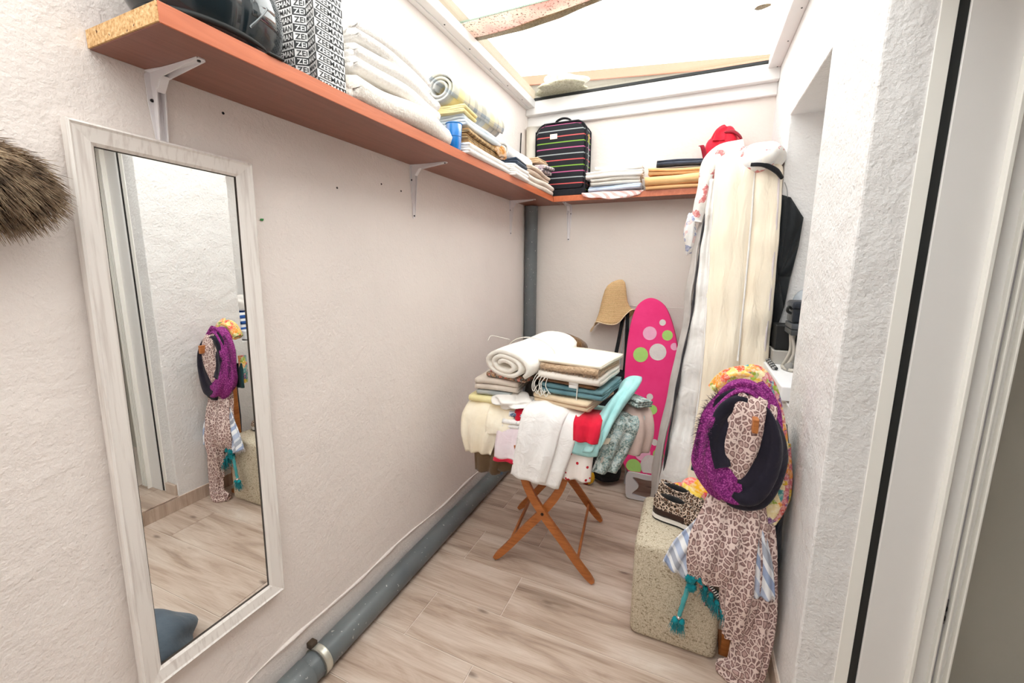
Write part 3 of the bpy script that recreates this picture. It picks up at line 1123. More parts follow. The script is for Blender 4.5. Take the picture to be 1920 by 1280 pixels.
# cloths behind the cup
gA = 'cloths piled behind the blue cup'
white_c = cloth('white_cotton', (246, 244, 241), (238, 234, 230))
tag(build('sheet_cloth', fold(.50, .21, 4, .0125, (-1.13, 2.03, ZS), 91, .0105, 21, wave=.007, nv=20, jit=.012), white_c), 'long white cloth lying lowest along the shelf edge behind the blue cup', 'cloth', gA)
plaid_br = stripes('brown_plaid', (0, 1, 0), .075, [(0, (120, 92, 62)), (.3, (176, 142, 96)), (.5, (206, 180, 136)), (.62, (92, 70, 52)), (.72, (176, 142, 96))], mix=((0, 0, 1), .03, [(0, (170, 134, 90)), (.5, (112, 84, 58)), (.75, (210, 186, 146))]))
tag(build('plaid_cloth', fold(.44, .19, 6, .012, (-1.14, 2.02, ZS + .055), 93, .0095, 22, wave=.007, nv=18, jit=.014), plaid_br), 'brown plaid cloth folded in layers behind the blue cup', 'cloth', gA)
tag(build('orange_cloth', drape([(-1.16, 2.14, ZS + .150), (-1.10, 2.17, ZS + .147), (-1.05, 2.20, ZS + .125), (-1.035, 2.23, ZS + .075)], [.2, .17, .12, .03], (0, 1, .1), 18, 14, .012, 2, .005, 5, wave=.008), patches('orange_brown_print', [(178, 120, 62), (150, 96, 50), (196, 144, 84), (112, 74, 44)], 26)), 'orange-brown cloth corner drooping over the plaid cloth', 'cloth', gA)
tag(build('pale_blue_cloth', fold(.40, .17, 4, .013, (-1.135, 2.00, ZS + .132), 92, .0105, 23, wave=.008, nv=16, jit=.01), cloth('pale_blue_white', (222, 228, 232), (200, 212, 220))), 'pale blue-white cloth folded above the brown plaid cloth', 'cloth', gA)
tag(build('yellow_cloth', fold(.16, .14, 4, .010, (-1.12, 1.86, ZS + .186), 94, .009, 24, wave=.007, nv=14, jit=.01), cloth('soft_yellow', (238, 224, 168), (222, 204, 140))), 'yellow cloth with curved folds under the rolled plaid blanket', 'cloth', gA)
plaid_g = stripes('grey_yellow_plaid', (0, 1, 0), .36, [(0, (112, 124, 136)), (.16, (170, 178, 182)), (.30, (224, 206, 140)), (.46, (190, 182, 166)), (.58, (120, 120, 122)), (.62, (196, 188, 174)), (.76, (104, 112, 124)), (.86, (188, 182, 170))], mix=((.6, 0, .8), .11, [(0, (228, 226, 220)), (.55, (176, 182, 186)), (.7, (230, 222, 196))]))
tag(build('blanket_roll', roll_up(.60, .074, .026, 2.6, (-1.165, 2.06, ZS + .225), 92, .011, 1.1, .9, 25), plaid_g), 'grey and yellow plaid blanket rolled up on top of the cloths', 'blanket', gA)

# whites further along
gB = 'cloths by the striped suitcase'
tag(build('white_strip_cloth', fold(.25, .15, 6, .0115, (-1.09, 2.415, ZS), 94, .0095, 31, wave=.009, nv=18, jit=.012), white_c), 'white cloth folded in a strip at the edge before the beige cloth rolls', 'cloth', gB)
beige_c = cloth('beige_white_cotton', (230, 221, 210), (208, 196, 184))
tag(build('beige_cloth', fold(.50, .15, 4, .016, (-1.09, 2.805, ZS), 89, .0125, 32, wave=.010, nv=20, jit=.014), beige_c), 'long beige-white cloth folded along the shelf edge below the suitcase', 'cloth', gB)
tag(build('beige_upper_cloth', fold(.36, .15, 4, .013, (-1.105, 2.80, ZS + .074), 88, .0105, 33, wave=.010, nv=18, jit=.012), cloth('sand_cotton', (222, 204, 186), (196, 176, 158))), 'sand-coloured cloth folded on the long beige-white cloth', 'cloth', gB)
tag(build('white_roll', roll_up(.42, .060, .02, 2.2, (-1.13, 2.60, ZS + .122), 91, .012, .9, .85, 34), tw2), 'white towel rolled up with its spiral end beside the suitcase', 'towel', gB)
tag(build('navy_cloth', fold(.20, .13, 3, .012, (-1.085, 2.44, ZS + .074), 92, .0095, 35, wave=.01, nv=12), cloth('navy_grey', (62, 74, 92), (44, 54, 68))), 'navy cloth tucked under the white towel roll', 'cloth', gB)
tag(build('patterned_cloth', fold(.17, .13, 4, .014, (-1.09, 2.95, ZS + .136), 91, .0115, 36, wave=.011, nv=12, jit=.014), patches('mauve_print', [(176, 160, 172), (120, 110, 120), (206, 190, 190), (86, 82, 96)], 40)), 'mauve patterned cloth on the sand-coloured pile against the suitcase', 'cloth', gB)
tag(build('tan_cloth', fold(.15, .11, 3, .013, (-1.12, 2.95, ZS + .198), 90, .0105, 37, wave=.01, nv=12), cloth('tan_cotton', (206, 176, 142), (180, 150, 118))), 'tan cloth lying on the mauve patterned cloth', 'cloth', gB)

# ------------------------------------------------------------------ on the corner shelf
# striped suitcase
SC = [(190, 96, 140), 0, (126, 168, 66), 0, (206, 92, 92), 0, (160, 166, 168), 0]
per = .168
stp = []
for i in range(4):
    stp += [(i * .25, SC[2 * i]), (i * .25 + .04, (30, 30, 36))]
mst = stripes('striped_canvas', (0, 0, 1), per, stp, .75, 500, .1)
mblk = cloth('black_canvas', (34, 34, 40), (26, 26, 30))
sx0, sx1, sy0, sy1, sz0, sz1 = -1.175, -.785, 3.095, 3.262, ZS, ZS + .525
su = thing('suitcase', 'black suitcase with thin colourful stripes standing in the shelf corner', 'suitcase', (-.98, 3.18, ZS))


def round_rect(x0, x1, z0, z1, r, rb, n=7):
    pts = []
    for cx, cz_, a0, rr in ((x1 - rb, z0 + rb, -90, rb), (x1 - r, z1 - r, 0, r), (x0 + r, z1 - r, 90, r), (x0 + rb, z0 + rb, 180, rb)):
        for k in range(n):
            a = math.radians(a0 + 90 * k / (n - 1))
            pts.append((cx + rr * math.cos(a), cz_ + rr * math.sin(a)))
    return pts


def slab_xz(pts, y0_, y1_, puff=.0, rings=5):
    """rounded slab standing in the xz plane; front face puffed"""
    p = np.array(pts)
    c = p.mean(0)
    V, F = [], []
    n = len(p)
    prof = [(1, y1_, 0), (1, y0_ + .012, 0), (.985, y0_ + .003, 0)] + [(.985 * (1 - k / rings), y0_ - puff * math.sin(math.pi / 2 * k / rings), 0) for k in range(1, rings)]
    for s, yy, _ in prof:
        q = c + (p - c) * s
        V += [(a[0], yy, a[1]) for a in q]
    for i in range(len(prof) - 1):
        for j in range(n):
            k = (j + 1) % n
            F.append([i * n + j, (i + 1) * n + j, (i + 1) * n + k, i * n + k])
    F.append([(len(prof) - 1) * n + j for j in range(n)][::-1])
    F.append(list(range(n)))
    return np.array(V), F


rr_ = round_rect(sx0, sx1, sz0, sz1, .085, .03)
build('body', slab_xz(rr_, sy0 + .022, sy1, .004), mst, su, angle=50, origin=(-.98, 3.18, ZS))
build('front_pocket', slab_xz(round_rect(sx0 + .012, sx1 - .012, sz0 + .05, sz1 - .014, .08, .03), sy0, sy0 + .03, .006), mst, su, angle=50, origin=(-.98, 3.18, ZS))
loop = [(a, sy0 + .02, b_) for a, b_ in round_rect(sx0, sx1, sz0 + .002, sz1, .085, .03)]
build('piping', tube(loop, .006, 6, 90, True, (0, 1, 0)), mblk, su)
loop = [(a, sy1 - .02, b_) for a, b_ in round_rect(sx0, sx1, sz0 + .002, sz1, .085, .03)]
build('piping', tube(loop, .006, 6, 90, True, (0, 1, 0)), mblk, su)
build('foot_band', box(sx0 + .005, sx1 - .004, sy0 + .006, sy1 - .01, ZS, ZS + .05, .006, 1), mblk, su, smooth=False)
build('handle', sweep([(-1.045, 3.17, sz1 - .004), (-1.03, 3.17, sz1 + .03), (-.98, 3.17, sz1 + .045), (-.93, 3.17, sz1 + .03), (-.915, 3.17, sz1 - .004)], [.007], [.014], 30, 10, False, (0, 1, 0)), mblk, su)
lb = build('name_patch', box(-1.055, -1.0, sy0 - .008, sy0 - .003, sz1 - .118, sz1 - .082, .001, 1), plain('cream_patch', (236, 226, 206), .6), su, smooth=False)
lb['label'] = 'small cream rectangular patch'
build('side_zip', tube([(sx1 + .002, sy0 + .07, sz0 + .06), (sx1 + .004, sy0 + .07, sz0 + .3), (sx1 + .001, sy0 + .075, sz1 - .1)], .004, 6), plain('steel_zip', (150, 150, 150), .4, .8), su)
build('zip_tag', box(sx1 + .002, sx1 + .007, sy0 + .06, sy0 + .08, sz1 - .15, sz1 - .09, .002, 1), plain('brass_tag', (196, 184, 110), .5), su, smooth=False)

gC = 'folded cloths on the corner shelf'
pink_s = stripes('pink_white_stripe', (.3, 1, .2), .022, [(0, (240, 228, 226)), (.55, (232, 178, 172))])
tag(build('pink_striped_cloth', drape([(-.57, 3.25, ZS + .006), (-.575, 3.14, ZS + .010), (-.58, 3.085, ZS + .004), (-.585, 3.072, ZS - .022), (-.60, 3.068, ZS - .040)], [.40, .42, .44, .40, .26], (1, .02, .0), 24, 18, .006, 2, .007, 7, 1.5, hem=.012), pink_s), 'pink and white striped cloth drooping over the corner shelf edge', 'cloth', gC)
tag(build('blue_sheet', fold(.37, .14, 3, .012, (-.565, 3.155, ZS + .016), -3, .010, 41, wave=.006, nv=16, jit=.01), cloth('light_blue_cotton', (206, 218, 236), (186, 200, 222))), 'light blue sheet folded right above the pink striped cloth', 'sheet', gC)
tag(build('grey_white_sheet', fold(.35, .14, 4, .012, (-.565, 3.16, ZS + .054), 3, .0098, 42, wave=.008, nv=16, jit=.014), cloth('grey_white_cotton', (222, 218, 212), (200, 196, 190))), 'grey-white sheet folded in the middle of the white pile', 'sheet', gC)
tag(build('white_sheet', fold(.39, .15, 4, .0125, (-.57, 3.155, ZS + .104), -2, .0105, 43, wave=.008, nv=16, jit=.012), white_c), 'white sheet folded second from the top of the pile by the suitcase', 'sheet', gC)
tag(build('white_top_sheet', fold(.33, .14, 2, .013, (-.55, 3.16, ZS + .155), 2, .011, 44, wave=.008, nv=16, jit=.01), cloth('bright_white_cotton', (246, 245, 242), (236, 233, 229))), 'bright white sheet on top of the pile by the suitcase', 'sheet', gC)
or_ = cloth('apricot_cotton', (240, 196, 144), (230, 182, 128))
or2 = cloth('apricot_light', (242, 200, 144), (232, 184, 126))
tag(build('apricot_bottom_cloth', fold(.37, .16, 2, .013, (-.16, 3.16, ZS), 1, .011, 51, wave=.005, nv=16), or_), 'thin apricot cloth lying lowest in the orange pile', 'cloth', gC)
tag(build('apricot_thick_cloth', fold(.39, .17, 2, .030, (-.165, 3.155, ZS + .028), 2, .028, 52, wave=.007, nv=16, puff=.008), or2), 'thick apricot cloth with one broad fold in the orange pile', 'cloth', gC)
tag(build('apricot_upper_cloth', fold(.35, .16, 4, .010, (-.165, 3.16, ZS + .094), 4, .0082, 53, wave=.008, nv=16, jit=.014), or_), 'thin-layered apricot cloth under the dark trousers', 'cloth', gC)
tag(build('beige_slip_cloth', fold(.34, .13, 2, .006, (-.165, 3.17, ZS + .138), 5, .005, 54, wave=.006, nv=14, jit=.014), cloth('beige_grey_cotton', (190, 182, 172), (170, 162, 152))), 'beige-grey cloth showing between apricot pile and dark trousers', 'cloth', gC)
tag(build('dark_trousers', fold(.29, .13, 3, .013, (-.15, 3.165, ZS + .152), 6, .0105, 55, wave=.007, nv=14, jit=.01), cloth('slate_navy', (74, 80, 94), (48, 52, 62))), 'dark slate trousers folded on top of the apricot pile', 'clothing', gC)

# red bag behind the cream cover
rd = cloth('red_nylon', (214, 22, 52), (196, 12, 40), .6, 500, 9, .6)
rb_ = thing('red_bag', 'red fabric bag slumped at the end of the corner shelf', 'bag', (.12, 3.19, ZS))
build('bag_body', lump((.115, 3.195, ZS + .165), (.105, .07, .195), .20, 4, 17, 26, 34, ZS, .8), rd, rb_)
build('drawn_top', sweep([(.10, 3.19, ZS + .30), (.105, 3.185, ZS + .345), (.135, 3.18, ZS + .372)], [.065, .05, .03], [.05, .04, .02], 20, 26, False, (0, 1, 0), .22, 7, .2, .006, 3), rd, rb_)
mrs = cloth('dark_red_strap', (150, 24, 44), (120, 18, 34))
build('strap', drape([(.115, 3.15, ZS + .35), (.17, 3.13, ZS + .335), (.215, 3.14, ZS + .29), (.21, 3.15, ZS + .24)], [.028, .026, .024, .024], (.3, .5, .6), 18, 4, 0, 1, .004, 3), mrs, rb_)
build('strap', drape([(.03, 3.14, ZS + .12), (.012, 3.13, ZS + .19), (-.01, 3.14, ZS + .265), (-.025, 3.15, ZS + .275)], [.03, .03, .028, .024], (.8, .5, .2), 18, 4, 0, 1, .004, 4), mrs, rb_)

# ------------------------------------------------------------------ tall cream cover leaning in the corner
cream = cloth('cream_satin_cotton', (244, 234, 216), (238, 224, 202), .6, 500, 9, .9, 5, .1)
for n_ in cream.node_tree.nodes:
    if n_.type == 'MAPPING':
        n_.inputs['Scale'].default_value = (1.6, 1, .35)
whitec = cloth('white_nylon', (238, 236, 234), (222, 219, 217), .65, 500, 10, .8)
cov = thing('fabric_cover', 'tall cream zipped fabric cover leaning in the corner behind the ottoman', 'fabric cover', (.16, 2.4, 0))
# core slab
k = np.linspace(0, 1, 30)


def cov_line(x0, x1, y0_, y1_, z0_, z1_, n=6):
    return [(x0 + (x1 - x0) * t_, y0_ + (y1_ - y0_) * t_ + .02 * math.sin(3.14 * t_), z0_ + (z1_ - z0_) * t_) for t_ in np.linspace(0, 1, n)]


build('core', sweep([(.235, 2.83, 2.13), (.235, 2.79, 2.0), (.23, 2.70, 1.4), (.20, 2.58, .7), (.13, 2.44, .04)], [.05, .145, .145, .15, .15], [.05, .10, .10, .10, .09], 40, 24, False, (0, 1, 0), .02, 5, 0, .006, 4), whitec, cov)
build('front_panel', drape([(.165, 2.715, 2.19), (.163, 2.665, 2.17), (.163, 2.615, 1.95), (.168, 2.55, 1.45), (.165, 2.47, 1.05), (.15, 2.38, .6), (.11, 2.25, .03)], [.15, .185, .195, .185, .175, .185, .20], (1, .03, 0), 110, 40, .0035, 2.2, .02, 61, .3, -.026, .011), cream, cov)
build('front_panel', drape([(.312, 2.74, 2.12), (.312, 2.685, 2.10), (.314, 2.64, 1.9), (.315, 2.575, 1.45), (.31, 2.50, 1.05), (.29, 2.41, .6), (.27, 2.29, .03)], [.13, .15, .155, .155, .155, .165, .18], (1, .05, 0), 110, 40, .0035, 1.8, .02, 62, .3, -.026, .011), cream, cov)
# pale side gusset, rumpled, that widens towards the floor
build('side_gusset', drape([(.062, 2.68, 2.08), (.048, 2.615, 1.67), (.045, 2.555, 1.3), (.012, 2.455, .73), (-.015, 2.36, .43), (-.04, 2.25, .03)], [.03, .06, .09, .14, .15, .17], (.96, -.26, 0), 130, 26, .010, 1.8, .010, 63, .3, -.02, .016), whitec, cov)
build('side_wall', drape([(.042, 2.75, 2.05), (.0, 2.70, 1.67), (-.018, 2.645, 1.3), (-.08, 2.52, .73), (-.105, 2.44, .43), (-.13, 2.34, .03)], [.12, .13, .14, .14, .14, .14], (.3, -1, 0), 60, 12, .012, 1.2, .01, 64, .3, 0, .012), cloth('grey_lining', (204, 198, 194), (184, 178, 174)), cov)
zz_ = build('dark_zip', sweep([(.052, 2.68, 2.06), (.020, 2.62, 1.668), (.003, 2.56, 1.325), (-.028, 2.51, 1.056), (-.058, 2.44, .725), (-.078, 2.36, .434), (-.10, 2.26, .03)], [.007], [.010], 110, 8, False, (0, 1, 0), .12, 3, 9, .004, 5), cloth('charcoal_zip', (66, 62, 66), (46, 44, 48)), cov)
zz_['label'] = 'charcoal zip edging'
build('seam_piping', tube([(.072, 2.648, 2.14), (.066, 2.605, 1.95), (.075, 2.54, 1.45), (.078, 2.46, 1.05), (.058, 2.37, .6), (.012, 2.24, .05)], .005, 6, 60), whitec, cov)
build('seam_piping', tube([(.254, 2.645, 2.14), (.259, 2.60, 1.9), (.257, 2.54, 1.5), (.248, 2.465, 1.1)], .005, 6, 50), whitec, cov)
build('seam_piping', tube([(.374, 2.655, 2.08), (.380, 2.61, 1.8), (.378, 2.55, 1.4), (.372, 2.48, 1.0)], .006, 6, 50), cloth('mauve_white', (222, 212, 214)), cov)

# patterned bundle lying over the top of the cover
cb = patches('white_red_print', [(232, 228, 224), (236, 233, 230), (230, 228, 224), (226, 222, 220), (238, 236, 232), (206, 120, 122), (234, 232, 228), (226, 226, 228), (236, 236, 234)], 24, dist=.8)
bd = thing('printed_bundle', 'white and red printed cloth bundle slung over the cream cover', 'cloth', (.25, 2.78, 2.08))
build('bundle', lump((.285, 2.72, 2.175), (.12, .145, .085), .16, 5, 31, 34, 50), cb, bd)
build('bundle_flap', sweep([(.20, 2.75, 2.235), (.10, 2.72, 2.215), (.04, 2.71, 2.12), (.012, 2.715, 2.0), (-.01, 2.72, 1.86)], [.07, .07, .055, .04, .03], [.03, .035, .03, .03, .02], 40, 24, False, (0, 1, 0), .1, 5, .3, .008, 6), cb, bd)
build('red_lining', lump((.235, 2.83, 2.235), (.09, .06, .035), .1, 4, 3), cloth('coral_cloth', (226, 110, 118)), bd)
be = build('black_band', sweep([(.235, 2.605, 2.135), (.29, 2.585, 2.125), (.35, 2.60, 2.095), (.388, 2.65, 2.065)], [.010, .012, .014, .010], [.008], 30, 12, False, (0, 1, 0)), mblk, bd)
# white crinkled pouch hanging beside the zip
tag(build('printed_pouch', lump((-.04, 2.735, 1.80), (.035, .05, .12), .16, 5, 41), patches('white_blue_print', [(236, 236, 238), (240, 240, 240), (232, 232, 236), (150, 160, 196), (238, 236, 236), (228, 200, 200)], 34)), 'white crinkled pouch with blue print beside the dark zip', 'pouch')

# black fabric hanging behind the cover, in the niche
bc = thing('black_fabric_bag', 'black fabric bag hanging between the cream cover and wall niche', 'bag', (.44, 2.66, 1.1))
V = [(.40, 1.98), (.438, 1.965), (.503, 1.86), (.498, 1.72), (.478, 1.55), (.462, 1.38), (.41, 1.10), (.36, 1.10), (.36, 1.98)]
poly = cr([(a, b_, 0) for a, b_ in V], 36, True)[:, :2]
nn = 9
P = []
for s in np.linspace(.03, 1, nn):
    q = np.array([.42, 1.55]) + (np.array(V).repeat(3, 0) - np.array([.42, 1.55])) * s
    P.append(np.stack([q[:, 0], 2.665 - .02 * (1 - s ** 2) + .004 * np.sin(40 * q[:, 0] + 9 * q[:, 1]), q[:, 1]], 1))
P = np.array(P)
P = np.concatenate([P, P[:, :1]], 1)
build('bag_cloth', sheet(P, .012), cloth('black_ripstop', (30, 34, 38), (22, 25, 28), .6, 500, 12, .5), bc)
build('cord', tube([(.425, 2.66, 1.965), (.418, 2.665, 2.01), (.405, 2.67, 2.045)], .0025, 6), plain('grey_cord', (150, 150, 150), .6), bc)

# ------------------------------------------------------------------ niche: sill board and what stands on it
SZ = 1.105
tag(build('niche_shelf', box(.372, XR + .268, NY0 + .03, NY1 - .004, SZ - .066, SZ, .006, 2), plain('white_board', (240, 240, 242), .45), smooth=False), 'thick white shelf board jutting from the wall niche', 'shelf')
mtc = cloth('natural_rope', (206, 200, 190), (176, 170, 160))
mb_ = thing('rope_holder', 'white knotted rope holder standing on the niche shelf', 'holder', (.50, 2.34, SZ))
for i in range(9):
    a = 6.283 * i / 9
    c0 = np.array([.50, 2.34, SZ])
    top = c0 + np.array([.05 * math.cos(a), .06 * math.sin(a), .175])
    mid = c0 + np.array([.044 * math.cos(a + .3), .055 * math.sin(a + .3), .09])
    bot = c0 + np.array([.07 * math.cos(a + .1), .08 * math.sin(a + .1), .008])
    build('rope_strand', tube([top, mid, bot], .007, 6, 14), mtc, mb_)
build('rope_knot', lump((.452, 2.30, SZ + .022), (.018, .02, .02), .2, 6, 2, 12, 14, SZ), cloth('grey_rope', (150, 148, 144)), mb_)
build('rope_base', sweep([(.50 + .066 * math.cos(a), 2.34 + .075 * math.sin(a), SZ + .01) for a in np.linspace(0, 6.283, 17)[:-1]], [.009], [.009], 40, 8, True, (0, 0, 1), .15, 2, 12), mtc, mb_)
dk1 = plain('charcoal_leather', (52, 56, 60), .45)
tag(build('charcoal_case', box(.436, .57, 2.27, 2.42, SZ + .178, SZ + .205, .005, 2), dk1, smooth=True, angle=40), 'flat charcoal case lying directly on the rope holder', 'case')
tag(build('slate_case', box(.436, .57, 2.27, 2.42, SZ + .207, SZ + .234, .005, 2), plain('slate_leather', (70, 74, 80), .45), smooth=True, angle=40), 'flat slate-grey case on top of the charcoal case', 'case')
cs = thing('camera_bag', 'small black camera bag on top of the niche stack', 'bag', (.495, 2.345, SZ + .235))
build('bag_body', box(.437, .56, 2.28, 2.41, SZ + .235, SZ + .315, .012, 3), cloth('navy_black_nylon', (40, 44, 52), (30, 33, 40), .6), cs)
build('bag_flap', box(.432, .563, 2.272, 2.415, SZ + .300, SZ + .338, .014, 3), cloth('navy_black_flap', (46, 50, 60), (34, 38, 46), .6), cs)
build('strap_loop', tube([(.437, 2.30, SZ + .30), (.42, 2.295, SZ + .31), (.418, 2.295, SZ + .29), (.435, 2.30, SZ + .28)], .006, 6), M_rubber, cs)
tag(build('black_box', box(.41, .52, 2.47, 2.60, SZ + .072, SZ + .20, .004, 1), plain('matt_black_card', (18, 18, 20), .6), smooth=False), 'matt black box behind the rope holder', 'box')
tag(build('grey_box', box(.405, .53, 2.45, 2.60, SZ, SZ + .070, .003, 1), plain('warm_grey_card', (176, 172, 166), .6), smooth=False), 'warm grey low box beneath the matt black box', 'box')
mpl, nt, b = new_mat('clear_plastic_film')
b.inputs['Base Color'].default_value = lin((196, 206, 216))
b.inputs['Roughness'].default_value = .2
b.inputs['Alpha'].default_value = .6
pb = thing('plastic_bag', 'clear plastic bag with blue contents at the back of the niche', 'bag', (.56, 2.64, SZ + .07))
build('film', lump((.57, 2.60, SZ + .25), (.085, .06, .15), .15, 4, 5, flat=SZ + .072), mpl, pb)
build('contents', lump((.56, 2.605, SZ + .23), (.06, .04, .11), .2, 5, 7, flat=SZ + .08), cloth('blue_grey_cloth', (130, 142, 170), (220, 222, 228)), pb)
nk = thing('bead_necklace', 'dark beaded necklace lying along the niche shelf edge', 'necklace', (.40, 2.45, SZ))
mbd = plain('pearl_grey_bead', (150, 150, 150), .25, .3)
mb2 = plain('black_bead', (40, 40, 44), .2)
bead = None
for r_ in range(2):
    for i in range(12):
        p = np.array([.388 + .012 * r_ + .0 * i, 2.30 + .024 * i, SZ + .008])
        if r_ == 0 and i == 0:
            bead = build('bead', lump(p, (.008, .009, .008), 0, 1, 1, 8, 10), mbd, nk)
        else:
            o = bead.copy()
            col.objects.link(o)
            o.parent = nk
            o.location = Vector((p - np.array([0, 0, .008]) - POS[nk.name]).tolist())
            if (i + r_) % 2:
                o.material_slots[0].link = 'OBJECT'
                o.material_slots[0].material = mb2
# near end of the niche, seen in the mirror
blue_st = stripes('blue_white_stripe', (.2, 0, 1), .046, [(0, (236, 236, 236)), (.5, (52, 104, 190))])
tag(build('striped_beach_towel', fold(.15, .13, 6, .022, (.55, 2.09, SZ), -88, .019, 71, wave=.008, nv=12), blue_st), 'blue and white striped towel folded on the niche shelf, reflected in the mirror', 'towel')
tag(build('white_crumpled_cloth', lump((.545, 2.085, SZ + .19), (.07, .075, .06), .2, 6, 45), white_c), 'white crumpled cloth on the striped towel, reflected in the mirror', 'cloth')

# ------------------------------------------------------------------ folding table
mt_ = wood('honey_beech', (150, 84, 36), (186, 112, 56), (6, 6, 40), .38)
TC = np.array([-.656, 2.10, 0])
ex, ey, ez = np.array([.9925, .122, 0]), np.array([-.122, .9925, 0]), np.array([0, 0, 1.])
tab = thing('folding_table', 'folding wooden table with crossed curved legs under the heap of clothes', 'table', tuple(TC))


def leg_shape(sgn):
    cl = cr([(-.268, .012), (-.195, .095), (-.105, .212), (0, .345), (.10, .495), (.19, .70)], 26)[:, :2] if False else cr([(-.268, .012, 0), (-.195, .095, 0), (-.105, .212, 0), (0, .345, 0), (.088, .495, 0), (.135, .70, 0)], 26)[:, :2]
    tg = unit(np.gradient(cl, axis=0))
    nr = np.stack([-tg[:, 1], tg[:, 0]], 1)
    hw = np.interp(np.linspace(0, 1, 26), [0, .06, .3, .55, 1], [.010, .018, .020, .021, .02])
    up, dn = cl + nr * hw[:, None], cl - nr * hw[:, None]
    dn[:, 1] = np.maximum(dn[:, 1], 0)
    poly = np.concatenate([up, dn[::-1]])
    poly[:, 0] *= sgn
    return poly if sgn > 0 else poly[::-1]


for v0, offs in ((-.255, ((1, .0), (-1, -.023))), (.255, ((1, -.023), (-1, .0)))):
    for sgn, o_ in offs:
        q = leg_shape(sgn)
        build('leg', prism(q, TC + ey * (v0 + o_), ex, ez, ey, .02), mt_, tab, smooth=False)
    b_ = TC + ey * (v0 - .026) + ez * .345
    build('pivot_bolt', rod(b_, b_ + ey * .05, .008, 12), plain('dark_bronze', (50, 36, 26), .4, .6), tab)
for sgn in (-1, 1):
    a_ = TC + ex * sgn * .185 + ez * .108
    build('stretcher', frame_box(a_, ex, ey, ez, .012, .50, .03, .003), mt_, tab, smooth=False)
    a_ = TC + ex * sgn * .20 + ez * .69
    build('rail', frame_box(a_, ex, ey, ez, .03, .49, .022, .003), mt_, tab, smooth=False)
build('table_top', frame_box(TC + ez * .712, ex, ey, ez, .50, .49, .018, .004), mt_, tab, smooth=False)

# ------------------------------------------------------------------ clothes heaped on the table
gT = 'clothes heaped on the folding table'
ZB0 = .722


def put(name, geo, m, label, cat='clothing'):
    return tag(build(name, geo, m), label, cat, gT)


X1 = (1, .08, 0)
brown = cloth('brown_corduroy', (112, 90, 66), (92, 72, 52))
g = Geo()
g.add(fold(.30, .36, 2, .034, (-.845, 2.06, ZB0), 6, .030, 81))
g.add(drape([(-.925, 1.97, .77), (-.935, 1.875, .745), (-.942, 1.85, .62), (-.955, 1.855, .487)], [.15, .17, .17, .145], X1, 26, 14, .012, 2, .012, 82, .6))
g.add(drape([(-.80, 1.97, .765), (-.80, 1.87, .735), (-.815, 1.858, .64), (-.83, 1.862, .515)], [.16, .16, .15, .13], X1, 22, 10, .01, 1.5, .012, 83, .6))
put('brown_trousers', g, brown, 'brown trousers with two legs hanging over the front edge of the table')
put('denim_shorts', drape([(-.925, 1.90, .60), (-.925, 1.888, .52), (-.915, 1.89, .470)], [.10, .09, .07], X1, 12, 8, .006, 2, .008, 84), cloth('washed_denim', (122, 146, 170), (92, 116, 142)), 'washed blue denim just showing below the brown trousers')
g = Geo()
g.add(fold(.25, .30, 2, .02, (-.93, 2.06, ZB0 + .078), 5, .017, 85))
g.add(drape([(-.92, 2.0, .862), (-.945, 1.91, .858), (-.965, 1.852, .80), (-.985, 1.832, .71), (-1.0, 1.838, .60)], [.24, .28, .27, .22, .15], (1, -.02, 0), 34, 24, .009, 2.6, .007, 86, .7, -.012, .006, .006))
g.add(drape([(-.875, 1.95, .860), (-.872, 1.87, .845), (-.872, 1.828, .785), (-.885, 1.824, .725)], [.15, .15, .14, .12], X1, 22, 14, .006, 2, .007, 87, .7, 0, .006, .008))
put('cream_shirt', g, cloth('cream_cotton', (248, 240, 222), (242, 230, 206)), 'cream shirt spilling over the corner of the table beside the wall')
put('pale_yellow_cloth', fold(.19, .26, 2, .017, (-.985, 2.02, .868), 2, .0155, 88, wave=.003), cloth('pale_yellow', (236, 226, 176), (226, 214, 158)), 'pale yellow cloth with a rounded fold above the cream shirt', 'cloth')
shirt = thing('pink_edged_shirt', 'white shirt with a red hem band hanging between brown trousers and white trousers', 'clothing', (-.80, 1.85, .58), gT)
wpk = cloth('white_pink_tint', (240, 232, 238), (232, 214, 222))
build('shirt_cloth', drape([(-.80, 1.96, .80), (-.80, 1.85, .79), (-.805, 1.812, .70), (-.812, 1.806, .612)], [.15, .15, .15, .145], X1, 24, 12, .008, 1.6, .006, 89, .7), wpk, shirt)
build('hem_band', drape([(-.812, 1.8045, .614), (-.813, 1.8045, .597)], [.147, .147], X1, 4, 12, .008, 1.6, .009, 89, 0, phase=1.2), cloth('red_hem', (214, 44, 76), (196, 34, 62)), shirt)
put('lace_blouse', fold(.115, .20, 4, .013, (-.80, 1.935, .772), 4, .011, 90, wave=.006), patches('white_lace_print', [(240, 238, 236), (232, 230, 230), (244, 242, 240), (196, 200, 206)], 60), 'white lacy top folded above the red-hemmed shirt')
put('blue_frill_top', fold(.10, .16, 2, .012, (-.785, 1.93, .826), 6, .010, 91, wave=.009), patches('blue_white_print', [(214, 222, 234), (82, 104, 140), (190, 204, 224), (236, 238, 242)], 50), 'blue and white frilled top beneath the crumpled white cloth')
put('red_cloth', drape([(-.72, 1.98, .86), (-.735, 1.90, .872), (-.75, 1.865, .85), (-.755, 1.845, .795)], [.11, .11, .09, .05], X1, 18, 10, .008, 1.5, .008, 92), cloth('crimson_cotton', (206, 26, 54), (182, 18, 44)), 'small crimson cloth beside the waist of the white trousers', 'cloth')
put('white_crumple', lump((-.825, 1.925, .892), (.12, .085, .032), .30, 7, 93, 34, 54), white_c, 'crumpled white cloth lying in front of the pale yellow cloth', 'cloth')
